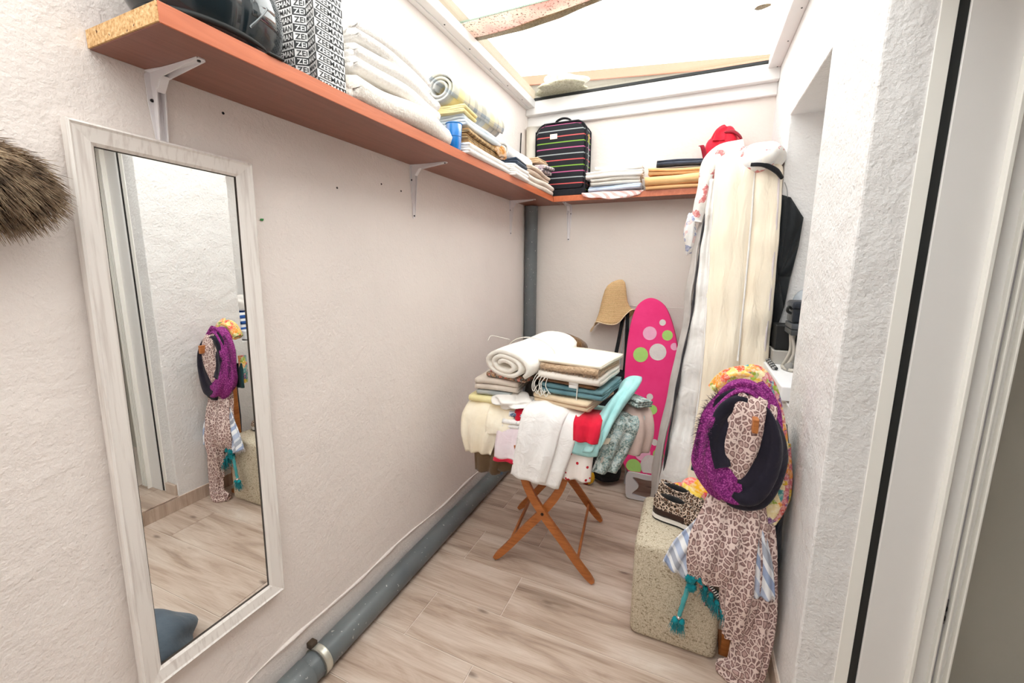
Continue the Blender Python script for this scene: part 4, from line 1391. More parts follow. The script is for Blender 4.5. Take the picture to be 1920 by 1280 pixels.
put('grey_blue_cloth', fold(.20, .26, 2, .013, (-.95, 2.04, .906), 4, .011, 94), cloth('grey_blue_cotton', (150, 158, 160), (190, 190, 184)), 'grey-blue cloth showing under the stone-coloured blanket', 'cloth')
put('stone_blanket', fold(.245, .27, 4, .016, (-.935, 2.045, .934), 3, .0145, 95, wave=.006, puff=.006), cloth('stone_fleece', (218, 206, 194), (200, 188, 176)), 'stone-coloured blanket folded under the big white roll', 'blanket')
put('brown_print_cloth', fold(.23, .26, 2, .013, (-.855, 2.045, 1.003), -5, .012, 96, wave=.005), patches('brown_floral_print', [(142, 98, 66), (108, 74, 52), (176, 132, 92), (70, 64, 56), (186, 90, 70)], 55), 'brown printed cloth in a thin strip under the big white roll', 'cloth')
br = thing('blanket_bundle', 'big white quilted blanket rolled and tied with cord on the pile', 'blanket', (-.83, 2.12, 1.03), gT)
wq = cloth('white_quilt', (248, 246, 240), (242, 236, 226), .9, 420, 10, .5)
ax_ = np.array([math.cos(math.radians(76)), math.sin(math.radians(76)), 0])
build('roll', roll_up(.50, .076, .018, 2.6, (-.805, 2.14, 1.032), 76, .021, 1.95, 1.0, 97, 0, 14, .004, -5), wq, br)
for dd in (-.02,):
    cc_ = np.array([-.805, 2.14, 1.032 + .076]) + ax_ * dd
    sd = np.array([-ax_[1], ax_[0], 0])
    lp = [cc_ + sd * .165 * math.cos(a) + ez * .092 * math.sin(a) for a in np.linspace(0, 6.283, 25)[:-1]]
    build('tie_cord', tube(lp, .0028, 6, 60, True, (0.9, .3, .1)), cloth('white_cord', (232, 228, 220)), br)
build('loose_cord', tube([(-.93, 2.09, 1.185), (-.97, 2.05, 1.20), (-1.0, 2.0, 1.215), (-1.01, 1.98, 1.19)], .002, 6), cloth('white_cord', (232, 228, 220)), br)
# heap below the right-hand pile
tr_ = thing('white_trousers', 'white cotton trousers hanging far down over the front of the table', 'clothing', (-.62, 1.85, .53), gT)
wt = cloth('white_twill', (246, 245, 244), (240, 238, 238), .85, 300, 16, .45)
build('trouser_leg', drape([(-.61, 2.03, .885), (-.615, 1.90, .895), (-.635, 1.835, .855), (-.66, 1.80, .70), (-.695, 1.795, .535)], [.22, .22, .215, .20, .185], (1, .03, -.08), 46, 22, .007, 2, .010, 101, .5, -.014, .006), wt, tr_)
build('trouser_leg', drape([(-.53, 2.03, .875), (-.52, 1.90, .885), (-.525, 1.845, .845), (-.56, 1.825, .70), (-.605, 1.82, .515)], [.17, .17, .165, .15, .13], (1, .05, -.12), 46, 16, .006, 1.5, .010, 102, .5, -.012, .006), wt, tr_)
build('waistband', fold(.30, .24, 2, .02, (-.58, 2.06, .862), 4, .018, 103), wt, tr_)
put('dusty_pink_cloth', drape([(-.66, 1.90, .66), (-.66, 1.85, .60), (-.655, 1.845, .505)], [.16, .16, .15], X1, 18, 12, .008, 2, .008, 104, .7), cloth('dusty_pink', (206, 168, 160), (186, 146, 138)), 'dusty pink cloth just below the hem of the white trousers', 'cloth')
mch_, nt, b = new_mat('cherry_print')
v = coords(nt)
vo = N(nt, 'ShaderNodeTexVoronoi')
vo.inputs['Scale'].default_value = 27
vo.inputs['Randomness'].default_value = .8
nt.links.new(v, vo.inputs['Vector'])
dt = ramp(nt, vo.outputs['Distance'], [(.0, (1, 1, 1, 1)), (.24, (1, 1, 1, 1)), (.27, (0, 0, 0, 1))])
nt.links.new(mixc(nt, dt, lin((244, 236, 232)), lin((196, 24, 44))), b.inputs['Base Color'])
b.inputs['Roughness'].default_value = .9
bump(nt, b, noise(nt, v, 16, 3), .35, .02)
g = Geo()
g.add(drape([(-.46, 2.02, .79), (-.458, 1.90, .80), (-.462, 1.862, .74), (-.466, 1.852, .64), (-.468, 1.85, .557)], [.16, .165, .165, .16, .155], (1, .06, .02), 34, 18, .010, 2, .007, 105, .6), 0)
put('cherry_shorts', g, mch_, 'white shorts with red cherry print hanging below the aqua cloth')
put('folded_grey_cloth', fold(.34, .34, 2, .026, (-.52, 2.09, ZB0), -3, .024, 106), cloth('mid_grey_cotton', (150, 146, 142), (128, 124, 120)), 'grey cloth lying directly on the table top under the heap', 'cloth')
aq = cloth('aqua_cotton', (178, 226, 226), (156, 208, 210))
g = Geo()
g.add(fold(.32, .32, 2, .022, (-.50, 2.08, ZB0 + .058), -3, .020, 107))
g.add(drape([(-.43, 2.0, .82), (-.425, 1.885, .835), (-.425, 1.842, .79), (-.435, 1.835, .705)], [.17, .17, .165, .155], X1, 24, 14, .006, 1.5, .007, 108, .6, 0, .005, .01))
g.add(drape([(-.27, 2.22, .985), (-.265, 2.10, .985), (-.305, 1.98, .93), (-.345, 1.90, .85), (-.385, 1.845, .735)], [.13, .15, .15, .13, .09], (.75, .55, .32), 36, 16, .012, 2, .008, 109, .6, -.02, .007))
put('aqua_cloth', g, aq, 'aqua cloth with one corner sticking out beside the pink board', 'cloth')
put('red_shorts', drape([(-.42, 2.02, .868), (-.415, 1.90, .885), (-.412, 1.838, .865), (-.412, 1.822, .82), (-.415, 1.82, .775)], [.13, .13, .13, .125, .115], X1, 28, 14, .009, 2, .009, 110, .6, 0, .005), cloth('scarlet_cotton', (226, 36, 66), (206, 26, 54)), 'scarlet shorts hanging between white trousers and aqua cloth')
pat = patches('teal_grey_print', [(128, 150, 150), (108, 128, 126), (150, 168, 170), (176, 190, 190), (92, 108, 106)], 42)
pt = thing('patterned_trousers', 'grey-teal patterned trousers hanging at the corner of the table by the board', 'clothing', (-.28, 1.98, .62), gT)
build('trouser_cloth', drape([(-.36, 2.12, .80), (-.27, 2.04, .86), (-.255, 1.975, .82), (-.285, 1.93, .72), (-.325, 1.90, .61)], [.17, .19, .19, .17, .14], (.85, .5, .05), 40, 18, .014, 2.3, .009, 111, .6, -.015, .007), pat, pt)
lb = build('white_label', frame_box((-.335, 1.893, .765), unit((.85, .5, .05)), unit((.4, -.8, .5)), unit((.3, .3, .9)), .05, .004, .032, .001), plain('cream_patch', (236, 226, 206), .6), pt, smooth=False)
lb = build('grey_label', frame_box((-.325, 1.888, .672), unit((.85, .5, -.2)), unit((.4, -.8, .4)), unit((.3, .3, .9)), .05, .004, .03, .001), plain('stone_label', (186, 178, 168), .6), pt, smooth=False)
put('taupe_shirt', drape([(-.31, 2.2, .80), (-.24, 2.13, .875), (-.20, 2.07, .85), (-.185, 2.035, .78), (-.195, 2.02, .685)], [.13, .15, .16, .15, .13], (.62, .78, .0), 34, 16, .014, 1.6, .008, 112, .6, -.03, .006), cloth('taupe_cotton', (196, 174, 166), (176, 154, 146)), 'taupe shirt hanging over the table side in front of the pink board')
put('teal_blouse', fold(.11, .10, 3, .012, (-.225, 2.09, .905), -38, .010, 113, wave=.01, pit=-6), pat, 'small grey-teal blouse lying on the taupe shirt')
# folded pile on the right of the table
RP = -8
put('beige_trousers', fold(.30, .34, 4, .0125, (-.535, 2.075, .905), RP - 2, .0105, 121, wave=.007, jit=.014), cloth('beige_chino', (232, 212, 182), (214, 192, 162)), 'beige trousers folded lowest in the pile beside the white trousers')
put('teal_trousers', fold(.33, .33, 4, .012, (-.505, 2.085, .958), RP, .010, 122, wave=.007, jit=.012), cloth('muted_teal', (112, 150, 158), (86, 122, 132)), 'muted teal trousers folded above the beige pair')
put('brown_cloth', fold(.31, .31, 2, .009, (-.53, 2.09, 1.008), RP - 1, .008, 123, wave=.006), cloth('umber_cotton', (122, 88, 62), (98, 70, 50)), 'thin umber cloth in the pile above the teal trousers', 'cloth')
pl = thing('white_tagged_blanket', 'white blanket with dangling strings and tag folded in the pile', 'blanket', (-.52, 2.09, 1.029), gT)
build('blanket_cloth', fold(.32, .33, 2, .021, (-.51, 2.09, 1.029), RP, .019, 124, wave=.007), cloth('off_white_fleece', (240, 234, 226), (228, 220, 210)), pl)
build('tag', frame_box((-.505, 1.918, 1.018), unit((.99, -.14, 0)), unit((.14, .99, 0)), ez, .05, .003, .034, .001), plain('white_paper', (240, 240, 240), .5), pl, smooth=False)
strg = cloth('white_cord', (232, 228, 220))
for i in range(7):
    x = -.70 + .012 * i
    build('string', tube([(x + .03, 1.955, 1.06), (x + .01 * math.sin(i * 2), 1.925, 1.05), (x - .02 - .006 * (i % 3), 1.91, 1.0), (x - .01 + .008 * (i % 4), 1.90, .965 - .01 * (i % 3)), (x + .012, 1.90, 1.0 - .006 * i)], .0024, 5, 22), strg, pl)
build('string', tube([(-.485, 1.915, 1.05), (-.483, 1.905, 1.0), (-.484, 1.893, .93)], .0028, 5, 16), strg, pl)
lc = thing('lace_throw', 'tan fringed throw folded below the cream cloth on top', 'blanket', (-.52, 2.09, 1.074), gT)
tanm = terry('tan_crochet', (206, 178, 148), 90, 1.2, (166, 136, 108))
build('throw_cloth', fold(.315, .335, 2, .019, (-.51, 2.09, 1.074), RP, .017, 125, wave=.007), tanm, lc)
Sx = RNG.uniform(-.155, .155, 420)
cs_, sn_ = math.cos(math.radians(RP)), math.sin(math.radians(RP))
S = np.stack([-.51 + Sx * cs_ + .168 * sn_, 2.09 + Sx * sn_ - .168 * cs_, 1.078 + RNG.uniform(0, .03, 420)], 1)
D = np.stack([RNG.normal(0, .5, 420), RNG.normal(-1, .3, 420), RNG.normal(-.5, .4, 420)], 1)
fr = build('fringe', strands(S, D, .02, .0016, .5), tanm, lc)
fr['kind'] = 'stuff'
put('cream_top_cloth', fold(.33, .35, 2, .010, (-.51, 2.095, 1.114), RP, .009, 126, wave=.004, sag=.006), cloth('ivory_quilting', (250, 244, 230), (246, 236, 216)), 'ivory cloth lying flat on top of the pile', 'cloth')
put('brown_hat', lump((-.70, 2.40, 1.11), (.135, .11, .075), .14, 5, 127, 22, 34), terry('brown_knit', (112, 80, 44), 60, 1.2, (82, 56, 30)), 'brown knitted hat behind the white roll', 'hat')
put('grey_blanket', fold(.34, .26, 6, .05, (-.70, 2.33, ZB0), 5, .045, 128), cloth('mid_grey_cotton', (150, 146, 142)), 'grey blanket stacked at the back of the table under the brown hat', 'blanket')

# ------------------------------------------------------------------ back wall things
# straw hat on a hook
hook = build('wall_hook', tube([(-.46, YB, 1.30), (-.46, YB - .035, 1.30), (-.46, YB - .05, 1.315)], .005, 8), M_white_metal)
tag(hook, 'white metal wall hook carrying the straw hat and bag straps', 'hook')
msh, nt, b = new_mat('woven_straw')
v = coords(nt, (1, 1, 1))
wv_ = N(nt, 'ShaderNodeTexWave', bands_direction='Z')
wv_.inputs['Scale'].default_value = 34
wv_.inputs['Distortion'].default_value = 3
wv_.inputs['Detail Scale'].default_value = 6
nt.links.new(v, wv_.inputs['Vector'])
nt.links.new(ramp(nt, wv_.outputs['Fac'], [(.2, lin((196, 156, 108))), (.7, lin((226, 192, 146)))]), b.inputs['Base Color'])
b.inputs['Roughness'].default_value = .9
bump(nt, b, wv_.outputs['Fac'], .6, .004)
hat = thing('straw_hat', 'tan woven sun hat hung on the back wall above the black bag', 'hat', (-.55, 3.19, 1.17))
hp = [(.001, .31), (.03, .308), (.058, .296), (.078, .268), (.09, .22), (.10, .16), (.112, .10), (.13, .05), (.152, .012), (.17, -.006)]
tt = np.linspace(0, 2 * math.pi, 48, endpoint=False)
P = np.zeros((len(hp), 49, 3))
for i, (r_, z_) in enumerate(hp):
    w_ = (i / (len(hp) - 1)) ** 2
    for j in range(49):
        a = tt[j % 48]
        rr = r_ * (1 + .16 * w_ * math.sin(3 * a + .6))
        P[i, j] = (rr * math.cos(a) * .95, rr * math.sin(a) * .42, z_ + .035 * w_ * math.sin(3 * a + 2.1))
ang = math.radians(14)
Q = P.copy()
Q[..., 0] = P[..., 0] * math.cos(ang) + P[..., 2] * math.sin(ang) * .28
Q[..., 2] = P[..., 2] * math.cos(ang) + P[..., 0] * math.sin(ang) * 1.6
Q += np.array([-.565, 3.195, 1.185])
build('crown_and_brim', sheet(Q, .006), msh, hat)
build('brim_edge', tube(Q[-1, :48], .0045, 6, 70, True, (0, 0, 1)), cloth('pale_straw_binding', (236, 214, 178)), hat)

bb = thing('black_bag', 'tall black bag hanging by long straps beside the pink board', 'bag', (-.47, 2.98, .02))
bkc = cloth('black_nylon', (16, 17, 21), (11, 12, 15), .75, 500, 10, .6)
build('bag_body', sweep([(-.475, 3.09, .83), (-.485, 3.06, .72), (-.50, 3.0, .45), (-.505, 2.95, .15), (-.505, 2.94, .03)], [.05, .09, .105, .11, .10], [.03, .07, .11, .125, .11], 40, 32, False, (0, 1, 0), .05, 5, .2, .008, 9), bkc, bb)
build('strap', drape([(-.465, 3.235, 1.305), (-.475, 3.20, 1.2), (-.50, 3.12, .95), (-.51, 3.08, .80)], [.022, .026, .028, .03], (1, -.2, 0), 24, 4, 0, 1, .005, 3), bkc, bb)
build('strap', drape([(-.45, 3.235, 1.305), (-.44, 3.20, 1.2), (-.425, 3.12, .95), (-.425, 3.08, .79)], [.022, .026, .028, .03], (1, .2, 0), 24, 4, 0, 1, .005, 4), bkc, bb)
build('strap_edge', tube([(-.452, 3.22, 1.26), (-.458, 3.15, 1.05), (-.462, 3.10, .85)], .004, 5), plain('grey_webbing', (150, 150, 152), .6), bb)
ty = thing('yellow_toy', 'yellow and red plastic toy on the floor behind the table', 'toy', (-.60, 2.83, 0))
build('grip', tube([(-.63, 2.83, .085), (-.595, 2.825, .095), (-.575, 2.82, .07), (-.58, 2.815, .035), (-.605, 2.81, .016)], .014, 10, 26), plain('yellow_plastic', (222, 172, 30), .35), ty)
build('tip', lump((-.62, 2.81, .016), (.025, .014, .015), .05, 3, 1, 10, 14), plain('red_plastic', (170, 46, 26), .4), ty)

# ironing board
b0 = np.array([-.185, 2.775, .19])
u_ = np.array([-.07988342, .34800696, .93408233])
a_ = np.array([.99680421, .02788911, .07485691])
n_ = np.array([0, -.93707703, .34912269])
L_ = 1.262
mpk = cloth('hot_pink_cover', (234, 62, 130), (226, 50, 118), .8, 500, 6, .2, 4)
ib = thing('ironing_board', 'hot pink ironing board with spots leaning on the back wall', 'ironing board', (-.2, 2.9, 0))
hwk = [(0, .105), (.02, .145), (.055, .17), (.12, .18), (.45, .190), (.66, .190), (.85, .178), (1.0, .158), (1.10, .136), (1.17, .112), (1.215, .085), (1.245, .05), (1.26, .015)]
cx = lambda t_: .016 * math.sin(3.14 * t_ / L_)
rt = [(cx(t_) + w_, t_) for t_, w_ in hwk]
lt = [(cx(t_) - w_, t_) for t_, w_ in hwk][::-1]
oc = cr([(x_, y_, 0) for x_, y_ in rt + lt], 96, True)[:, :2]


def board_slab(th0, th1, ins):
    ctr = np.array([0, L_ / 2])
    V, F = [], []
    rings = [(oc, th0), (oc, th1 - .006), (ctr + (oc - ctr) * .985, th1 - .001), (ctr + (oc - ctr) * .96, th1), (ctr + (oc - ctr) * .5, th1)]
    n = len(oc)
    for q, h in rings:
        for x_, y_ in q:
            V.append(b0 + a_ * x_ + u_ * y_ + n_ * h)
    for i in range(len(rings) - 1):
        for j in range(n):
            k_ = (j + 1) % n
            F.append([i * n + j, i * n + k_, (i + 1) * n + k_, (i + 1) * n + j])
    F.append([(len(rings) - 1) * n + j for j in range(n)])
    F.append(list(range(n))[::-1])
    return np.array(V), F


build('padded_cover', board_slab(-.024, 0, 0), mpk, ib, angle=40)
build('hem_cord', tube([b0 + a_ * x_ + u_ * y_ + n_ * -.022 for x_, y_ in oc[::2]], .005, 6, 110, True, tuple(n_)), cloth('dark_pink_hem', (196, 40, 104)), ib)
dots = [(.087, 1.07, .022, 'w'), (-.001, .991, .048, 'p'), (.12, .975, .036, 'g'), (.055, .853, .058, 'w'), (-.063, .832, .052, 'g'), (.166, .893, .025, 'p'), (.18, .703, .028, 'g'), (.003, .53, .022, 'w'), (.021, .442, .032, 'g'), (.037, .22, .021, 'w'), (-.043, .144, .053, 'p'), (.062, .141, .035, 'g'), (.014, .060, .069, 'w'), (-.100, .040, .052, 'g')]
dm = {'w': cloth('pale_grey_spot', (222, 214, 212)), 'p': cloth('light_pink_spot', (240, 176, 204)), 'g': cloth('lime_spot', (170, 214, 118))}
for x_, y_, r_, k_ in dots:
    q = []
    for a in np.linspace(0, 6.283, 33)[:-1]:
        px_, py_ = x_ + r_ * math.cos(a), y_ + r_ * 1.06 * math.sin(a)
        lim = np.interp(py_, [t_ for t_, w_ in hwk], [w_ for t_, w_ in hwk]) * .97
        px_ = min(max(px_, cx(py_) - lim), cx(py_) + lim)
        py_ = max(py_, .012)
        q.append((px_, py_))
    build('spot', prism(q, b0 + n_ * .0004, a_, u_, n_, .0012), dm[k_], ib, smooth=False)
# pale plastic foot/iron rest below the board
wpl = plain('pale_grey_plastic', (214, 214, 218), .35)
f0 = np.array([-.20, 2.765, .005])
fx, fz = np.array([1, .03, 0]), np.array([0, .10, .995])
fn = np.cross(fx, fz)


def ring_plate(outer, inner, h):
    n = len(outer)
    V = [f0 + fx * p[0] + fz * p[1] + fn * d for d in (0, h) for ring in (outer, inner) for p in ring]
    F = []
    for j in range(n):
        k_ = (j + 1) % n
        o0, o1, i0, i1 = 0, 2 * n, n, 3 * n
        F += [[o0 + j, o0 + k_, i0 + k_, i0 + j], [o1 + j, i1 + j, i1 + k_, o1 + k_], [o0 + j, o1 + j, o1 + k_, o0 + k_], [i0 + j, i0 + k_, i1 + k_, i1 + j]]
    return np.array(V), F


go = Geo()
outer = cr([(-.125, .02, 0), (-.10, 0, 0), (0, 0, 0), (.11, 0, 0), (.13, .02, 0), (.13, .09, 0), (.125, .165, 0), (.10, .185, 0), (0, .185, 0), (-.10, .185, 0), (-.13, .165, 0), (-.132, .09, 0)], 72, True)[:, :2]
inner = cr([(-.085, .04, 0), (-.07, .03, 0), (0, .022, 0), (.09, .022, 0), (.105, .04, 0), (.105, .09, 0), (.10, .145, 0), (.08, .158, 0), (0, .150, 0), (-.07, .155, 0), (-.085, .145, 0), (-.045, .095, 0)], 72, True)[:, :2]
go.add(ring_plate(outer, inner, .022))
build('iron_rest', go, wpl, ib, angle=40)
build('leg_tube', tube([f0 + fx * .0 + fz * .175, b0 + u_ * .3 - n_ * .05, b0 + u_ * .75 - n_ * .03], .011, 10), plain('grey_tube', (170, 170, 174), .35, .5), ib)
build('leg_tube', tube([f0 + fx * .09 + fz * .17 + np.array([0, .05, 0]), b0 + a_ * .05 + u_ * .5 - n_ * .05], .011, 10), plain('grey_tube', (170, 170, 174), .35, .5), ib)
build('side_tube', tube([(-.345, 2.83, .06), (-.345, 2.86, .2)], .007, 8), plain('grey_tube', (170, 170, 174), .35, .5), ib)

po = thing('white_pole', 'thin white pole with a black cap leaning behind the pink board', 'pole', (-.1, 3.2, 0))
build('shaft', rod((-.012, 3.255, 1.48), (-.115, 3.13, .0), .011, 12), plain('white_lacquer', (228, 226, 224), .3), po)
build('cap', rod((-.0112, 3.256, 1.465), (-.0098, 3.2577, 1.512), .0135, 12), M_rubber, po)
tag(build('white_wire', tube([(-.455, YB - .006, 1.298), (-.2, YB - .02, 1.297), (-.015, 3.235, 1.30)], .0022, 5), strg), 'thin white wire stretched along the back wall from hook to pole', 'wire')

# ------------------------------------------------------------------ ottoman, shoes, scarves
mo, nt, b = new_mat('beige_tweed')
v = coords(nt, (1, 1, .55))
f1 = noise(nt, v, 210, 3, .7)
f2 = noise(nt, coords(nt, (.7, .7, 1.5)), 115, 2, .6)
c1 = ramp(nt, f1, [(.34, lin((166, 153, 130))), (.5, lin((196, 184, 162))), (.66, lin((214, 204, 186)))])
c2 = ramp(nt, f2, [(.35, lin((168, 156, 138))), (.41, (1, 1, 1, 1))])
mm = N(nt, 'ShaderNodeMixRGB', blend_type='MULTIPLY')
mm.inputs[0].default_value = .85
nt.links.new(c1, mm.inputs[1])
nt.links.new(c2, mm.inputs[2])
nt.links.new(mm.outputs[0], b.inputs['Base Color'])
b.inputs['Roughness'].default_value = .95
bump(nt, b, f1, .5, .003)
OX0, OX1, OY0, OY1, OH = -.150, .197, 1.652, 2.06, .452
tag(build('ottoman', box(OX0, OX1, OY0, OY1, 0.0, OH, .032, 4), mo, angle=60), 'beige tweed cube ottoman with rounded edges on the floor', 'ottoman')

lp1 = leopard('leopard_shoe_print', (206, 184, 166), (36, 28, 26), (120, 92, 74), 62, .8, (1, 1, 1))
msole, mdk, mlin = plain('white_rubber_sole', (228, 224, 218), .5), cloth('dark_brown_suede', (62, 42, 34), (50, 34, 28)), cloth('black_lining', (16, 16, 18))


def make_shoe(name, label, origin, yaw):
    t_ = thing(name, label, 'shoe', origin, 'pair of leopard print sneakers')
    n = 40
    L = .255
    s = np.linspace(0, 1, n)
    hw = np.interp(s, [0, .06, .2, .45, .7, .88, .97, 1], [.018, .031, .036, .034, .044, .040, .024, .006])
    ctr = np.interp(s, [0, .5, 1], [0, .004, -.004])
    prof = []
    lf = np.stack([s * L, ctr + hw, 0 * s], 1)
    rg = np.stack([s * L, ctr - hw, 0 * s], 1)[::-1]
    out_ = np.concatenate([lf, rg])

    def W_(v):
        return place(v, origin, yaw)

    def ring(scale, z):
        q = out_.copy()
        c_ = np.stack([out_[:, 0], np.interp(out_[:, 0] / L, s, ctr), 0 * out_[:, 0]], 1)
        q = c_ + (out_ - c_) * scale
        q[:, 0] = (q[:, 0] - L / 2) * (1 + (scale - 1) * .4) + L / 2
        q[:, 2] = z + .012 * np.clip(q[:, 0] / L - .75, 0, 1) ** 1.0 * 1.0
        return q

    def loft(rings):
        m_ = len(out_)
        V = np.concatenate(rings)
        F = grid_faces(len(rings), m_, False, True)
        F += [list(range(m_))[::-1], [(len(rings) - 1) * m_ + j for j in range(m_)]]
        return W_(V), F

    build('outsole', loft([ring(1.02, 0), ring(1.05, .004), ring(1.05, .008)]), M_rubber, t_)
    build('midsole', loft([ring(1.05, .008), ring(1.08, .014), ring(1.06, .03), ring(1.0, .032)]), msole, t_)
    # upper: sections that rise to a collar behind and slope to the toe
    th_ = np.linspace(0, math.pi, 16)
    top = np.interp(s, [0, .05, .3, .42, .55, .75, .92, 1], [.082, .088, .072, .082, .076, .056, .044, .02])
    P = np.zeros((n, 16, 3))
    for i in range(n):
        wv2 = hw[i] * 1.0
        P[i, :, 0] = s[i] * L
        P[i, :, 1] = ctr[i] + wv2 * np.sign(np.cos(th_)) * np.abs(np.cos(th_)) ** .7
        P[i, :, 2] = .03 + (top[i] - .0) * np.sin(th_) ** .62 * .92
    build('upper', (lambda vf: (W_(vf[0]), vf[1]))(sheet(P, .004)), lp1, t_)
    build('heel_band', (lambda vf: (W_(vf[0]), vf[1]))(sheet(np.array([[(x_ * L, (np.interp(x_, s, ctr) + sg * (np.interp(x_, s, hw) * 1.03 + .002)), z_) for z_ in (.03, .045, .058)] for sg, x_ in [(1, q) for q in np.linspace(.55, .01, 12)] + [(-1, q) for q in np.linspace(.01, .55, 12)]]), .003)), mdk, t_)
    e_ = lump((.072, .002, .104), (.060, .026, .014), 0, 1, 1, 14, 24)
    build('opening', (W_(e_[0]), e_[1]), mlin, t_)
    cl = [(.072 + .062 * math.cos(a), .002 + .029 * math.sin(a), .109 + .010 * math.cos(a) * (-1) + .004 * math.cos(2 * a)) for a in np.linspace(0, 6.283, 25)[:-1]]
    e_ = tube(cl, .0055, 8, 48, True, (0, 0, 1))
    build('collar', (W_(e_[0]), e_[1]), lp1, t_)
    for k_ in range(4):
        x_ = .135 + .02 * k_
        z_ = np.interp(x_ / L, s, top) * .92 + .034
        e_ = tube([(x_, -.022, z_ - .010), (x_, 0, z_), (x_, .022, z_ - .010)], .003, 6)
        build('lace', (W_(e_[0]), e_[1]), mdk, t_)
    return t_


make_shoe('sneaker', 'leopard print sneaker with white sole at the front of the ottoman', (-.090, 1.880, OH + .001), -14)
make_shoe('sneaker', 'leopard print sneaker half hidden behind the first one on the ottoman', (-.080, 1.985, OH + .001), -12)
fl_ = patches('bright_floral', [(236, 84, 92), (240, 178, 42), (244, 120, 110), (250, 214, 96), (120, 150, 66), (248, 226, 220)], 17)
tag(build('floral_scarf_heap', lump((.085, 2.015, OH + .065), (.105, .06, .075), .22, 5, 131, 24, 34, OH), fl_), 'heap of red and yellow floral cloth on the ottoman behind the sneakers', 'scarf')

# wooden post with a peg
ws_ = wood('warm_pine', (160, 92, 44), (196, 126, 68), (6, 6, 40), .4)
cs2 = thing('scarf_stand', 'wooden post with a square peg, hung full of scarves', 'stand', (.26, 1.74, 0))
build('post', box(.222, .262, 1.735, 1.775, .03, 1.13, .004, 1), ws_, cs2, smooth=False)
build('base', box(.208, .285, 1.70, 1.81, 0, .03, .004, 1), ws_, cs2, smooth=False)
build('peg', box(.224, .243, 1.572, 1.76, 1.030, 1.082, .003, 1), ws_, cs2, smooth=False)
build('brace', box(.212, .245, 1.69, 1.71, 0.02, .24, .003, 1), ws_, cs2, smooth=False)

gS = 'scarves on the wooden stand'
lpd = leopard('leopard_scarf_print', (224, 204, 197), (132, 104, 102), (186, 156, 150), 56, .9)
lsc = thing('leopard_scarf', 'long beige leopard print scarf hanging from the peg to the floor', 'scarf', (.26, 1.66, 0), gS)
build('knot', sweep([(.225, 1.70, 1.12), (.222, 1.655, 1.12), (.215, 1.632, 1.05), (.205, 1.63, .95), (.190, 1.64, .85), (.195, 1.66, .74)], [.05, .066, .074, .074, .066, .055], [.03, .03, .032, .032, .03, .025], 60, 54, False, (0, 1, 0), .22, 6, .25, .004, 141), lpd, lsc)
build('tail', sweep([(.195, 1.675, .78), (.175, 1.645, .68), (.158, 1.615, .58), (.15, 1.605, .48), (.158, 1.61, .40)], [.05, .070, .088, .095, .08], [.028, .036, .044, .044, .028], 60, 60, False, (0, 1, 0), .26, 7, .15, .005, 142), lpd, lsc)
build('tail', sweep([(.245, 1.675, .78), (.25, 1.635, .66), (.248, 1.61, .5), (.245, 1.61, .34), (.245, 1.615, .18)], [.04, .052, .055, .056, .04], [.026, .034, .038, .038, .02], 60, 54, False, (0, 1, 0), .25, 6, .2, .005, 143), lpd, lsc)
build('tail', sweep([(.29, 1.68, .74), (.30, 1.655, .55), (.305, 1.64, .35), (.305, 1.63, .18), (.30, 1.615, .06), (.275, 1.60, .03), (.235, 1.615, .028), (.20, 1.63, .022)], [.035, .048, .056, .06, .058, .05, .045, .02], [.02, .025, .028, .03, .028, .026, .026, .018], 80, 54, False, (0, 1, .001), .24, 6, .25, .005, 144), lpd, lsc)

mpur, nt, b = new_mat('purple_flecked_weave')
v = coords(nt)
f1 = noise(nt, v, 170, 3, .8)
nt.links.new(ramp(nt, f1, [(.35, lin((84, 18, 82))), (.52, lin((136, 30, 118))), (.68, lin((206, 110, 186)))]), b.inputs['Base Color'])
b.inputs['Roughness'].default_value = .95
bump(nt, b, f1, .6, .004)
mbl = cloth('black_violet_weave', (40, 36, 50), (28, 26, 38), .9, 300, 16, .5)
psc = thing('purple_scarf', 'purple and black fringed scarf looped around the peg', 'scarf', (.2, 1.66, .68), gS)


def loop_pts(cx_, cz_, rx, rz, y0_, dy, a0, a1, n=12):
    return [(cx_ + rx * math.cos(a), y0_ + dy * math.sin(a), cz_ + rz * math.sin(a)) for a in np.linspace(math.radians(a0), math.radians(a1), n)]


build('purple_weave', sweep(loop_pts(.20, .968, .10, .195, 1.655, .02, 55, 282, 16), [.03, .03, .028, .034, .058, .064, .045], [.035, .04, .04, .04, .05, .05, .04], 110, 54, False, (0, 1, 0), .28, 5, .6, .005, 145), mpur, psc)
build('purple_weave', sweep(loop_pts(.205, .975, .09, .195, 1.66, .02, -25, 75, 8), [.02, .03, .036, .036], [.03, .03, .035, .035], 50, 48, False, (0, 1, 0), .26, 5, .4, .004, 146), mpur, psc)
build('black_weave', sweep(loop_pts(.195, .975, .074, .150, 1.636, .015, 80, 225, 10), [.03, .046, .046, .03], [.02, .028, .03, .025], 60, 48, False, (0, 1, 0), .3, 4, .5, .004, 147), mbl, psc)
build('black_weave', sweep(loop_pts(.212, .95, .085, .185, 1.630, .012, -108, 62, 12), [.04, .056, .05, .038, .018], [.02, .03, .03, .03, .02], 66, 48, False, (0, 1, 0), .3, 4, .4, .004, 148), mbl, psc)
lp2 = loop_pts(.195, .965, .132, .215, 1.64, .02, 125, 200, 60) + loop_pts(.20, .955, .13, .225, 1.65, .02, 285, 350, 50) + loop_pts(.2, .955, .105, .17, 1.61, .01, 150, 230, 40)
S = np.repeat(np.array(lp2), 4, 0) + RNG.normal(0, .005, (len(lp2) * 4, 3))
cen = np.array([.205, 1.70, .96])
D = (S - cen) * 1.0 + RNG.normal(0, .05, S.shape)
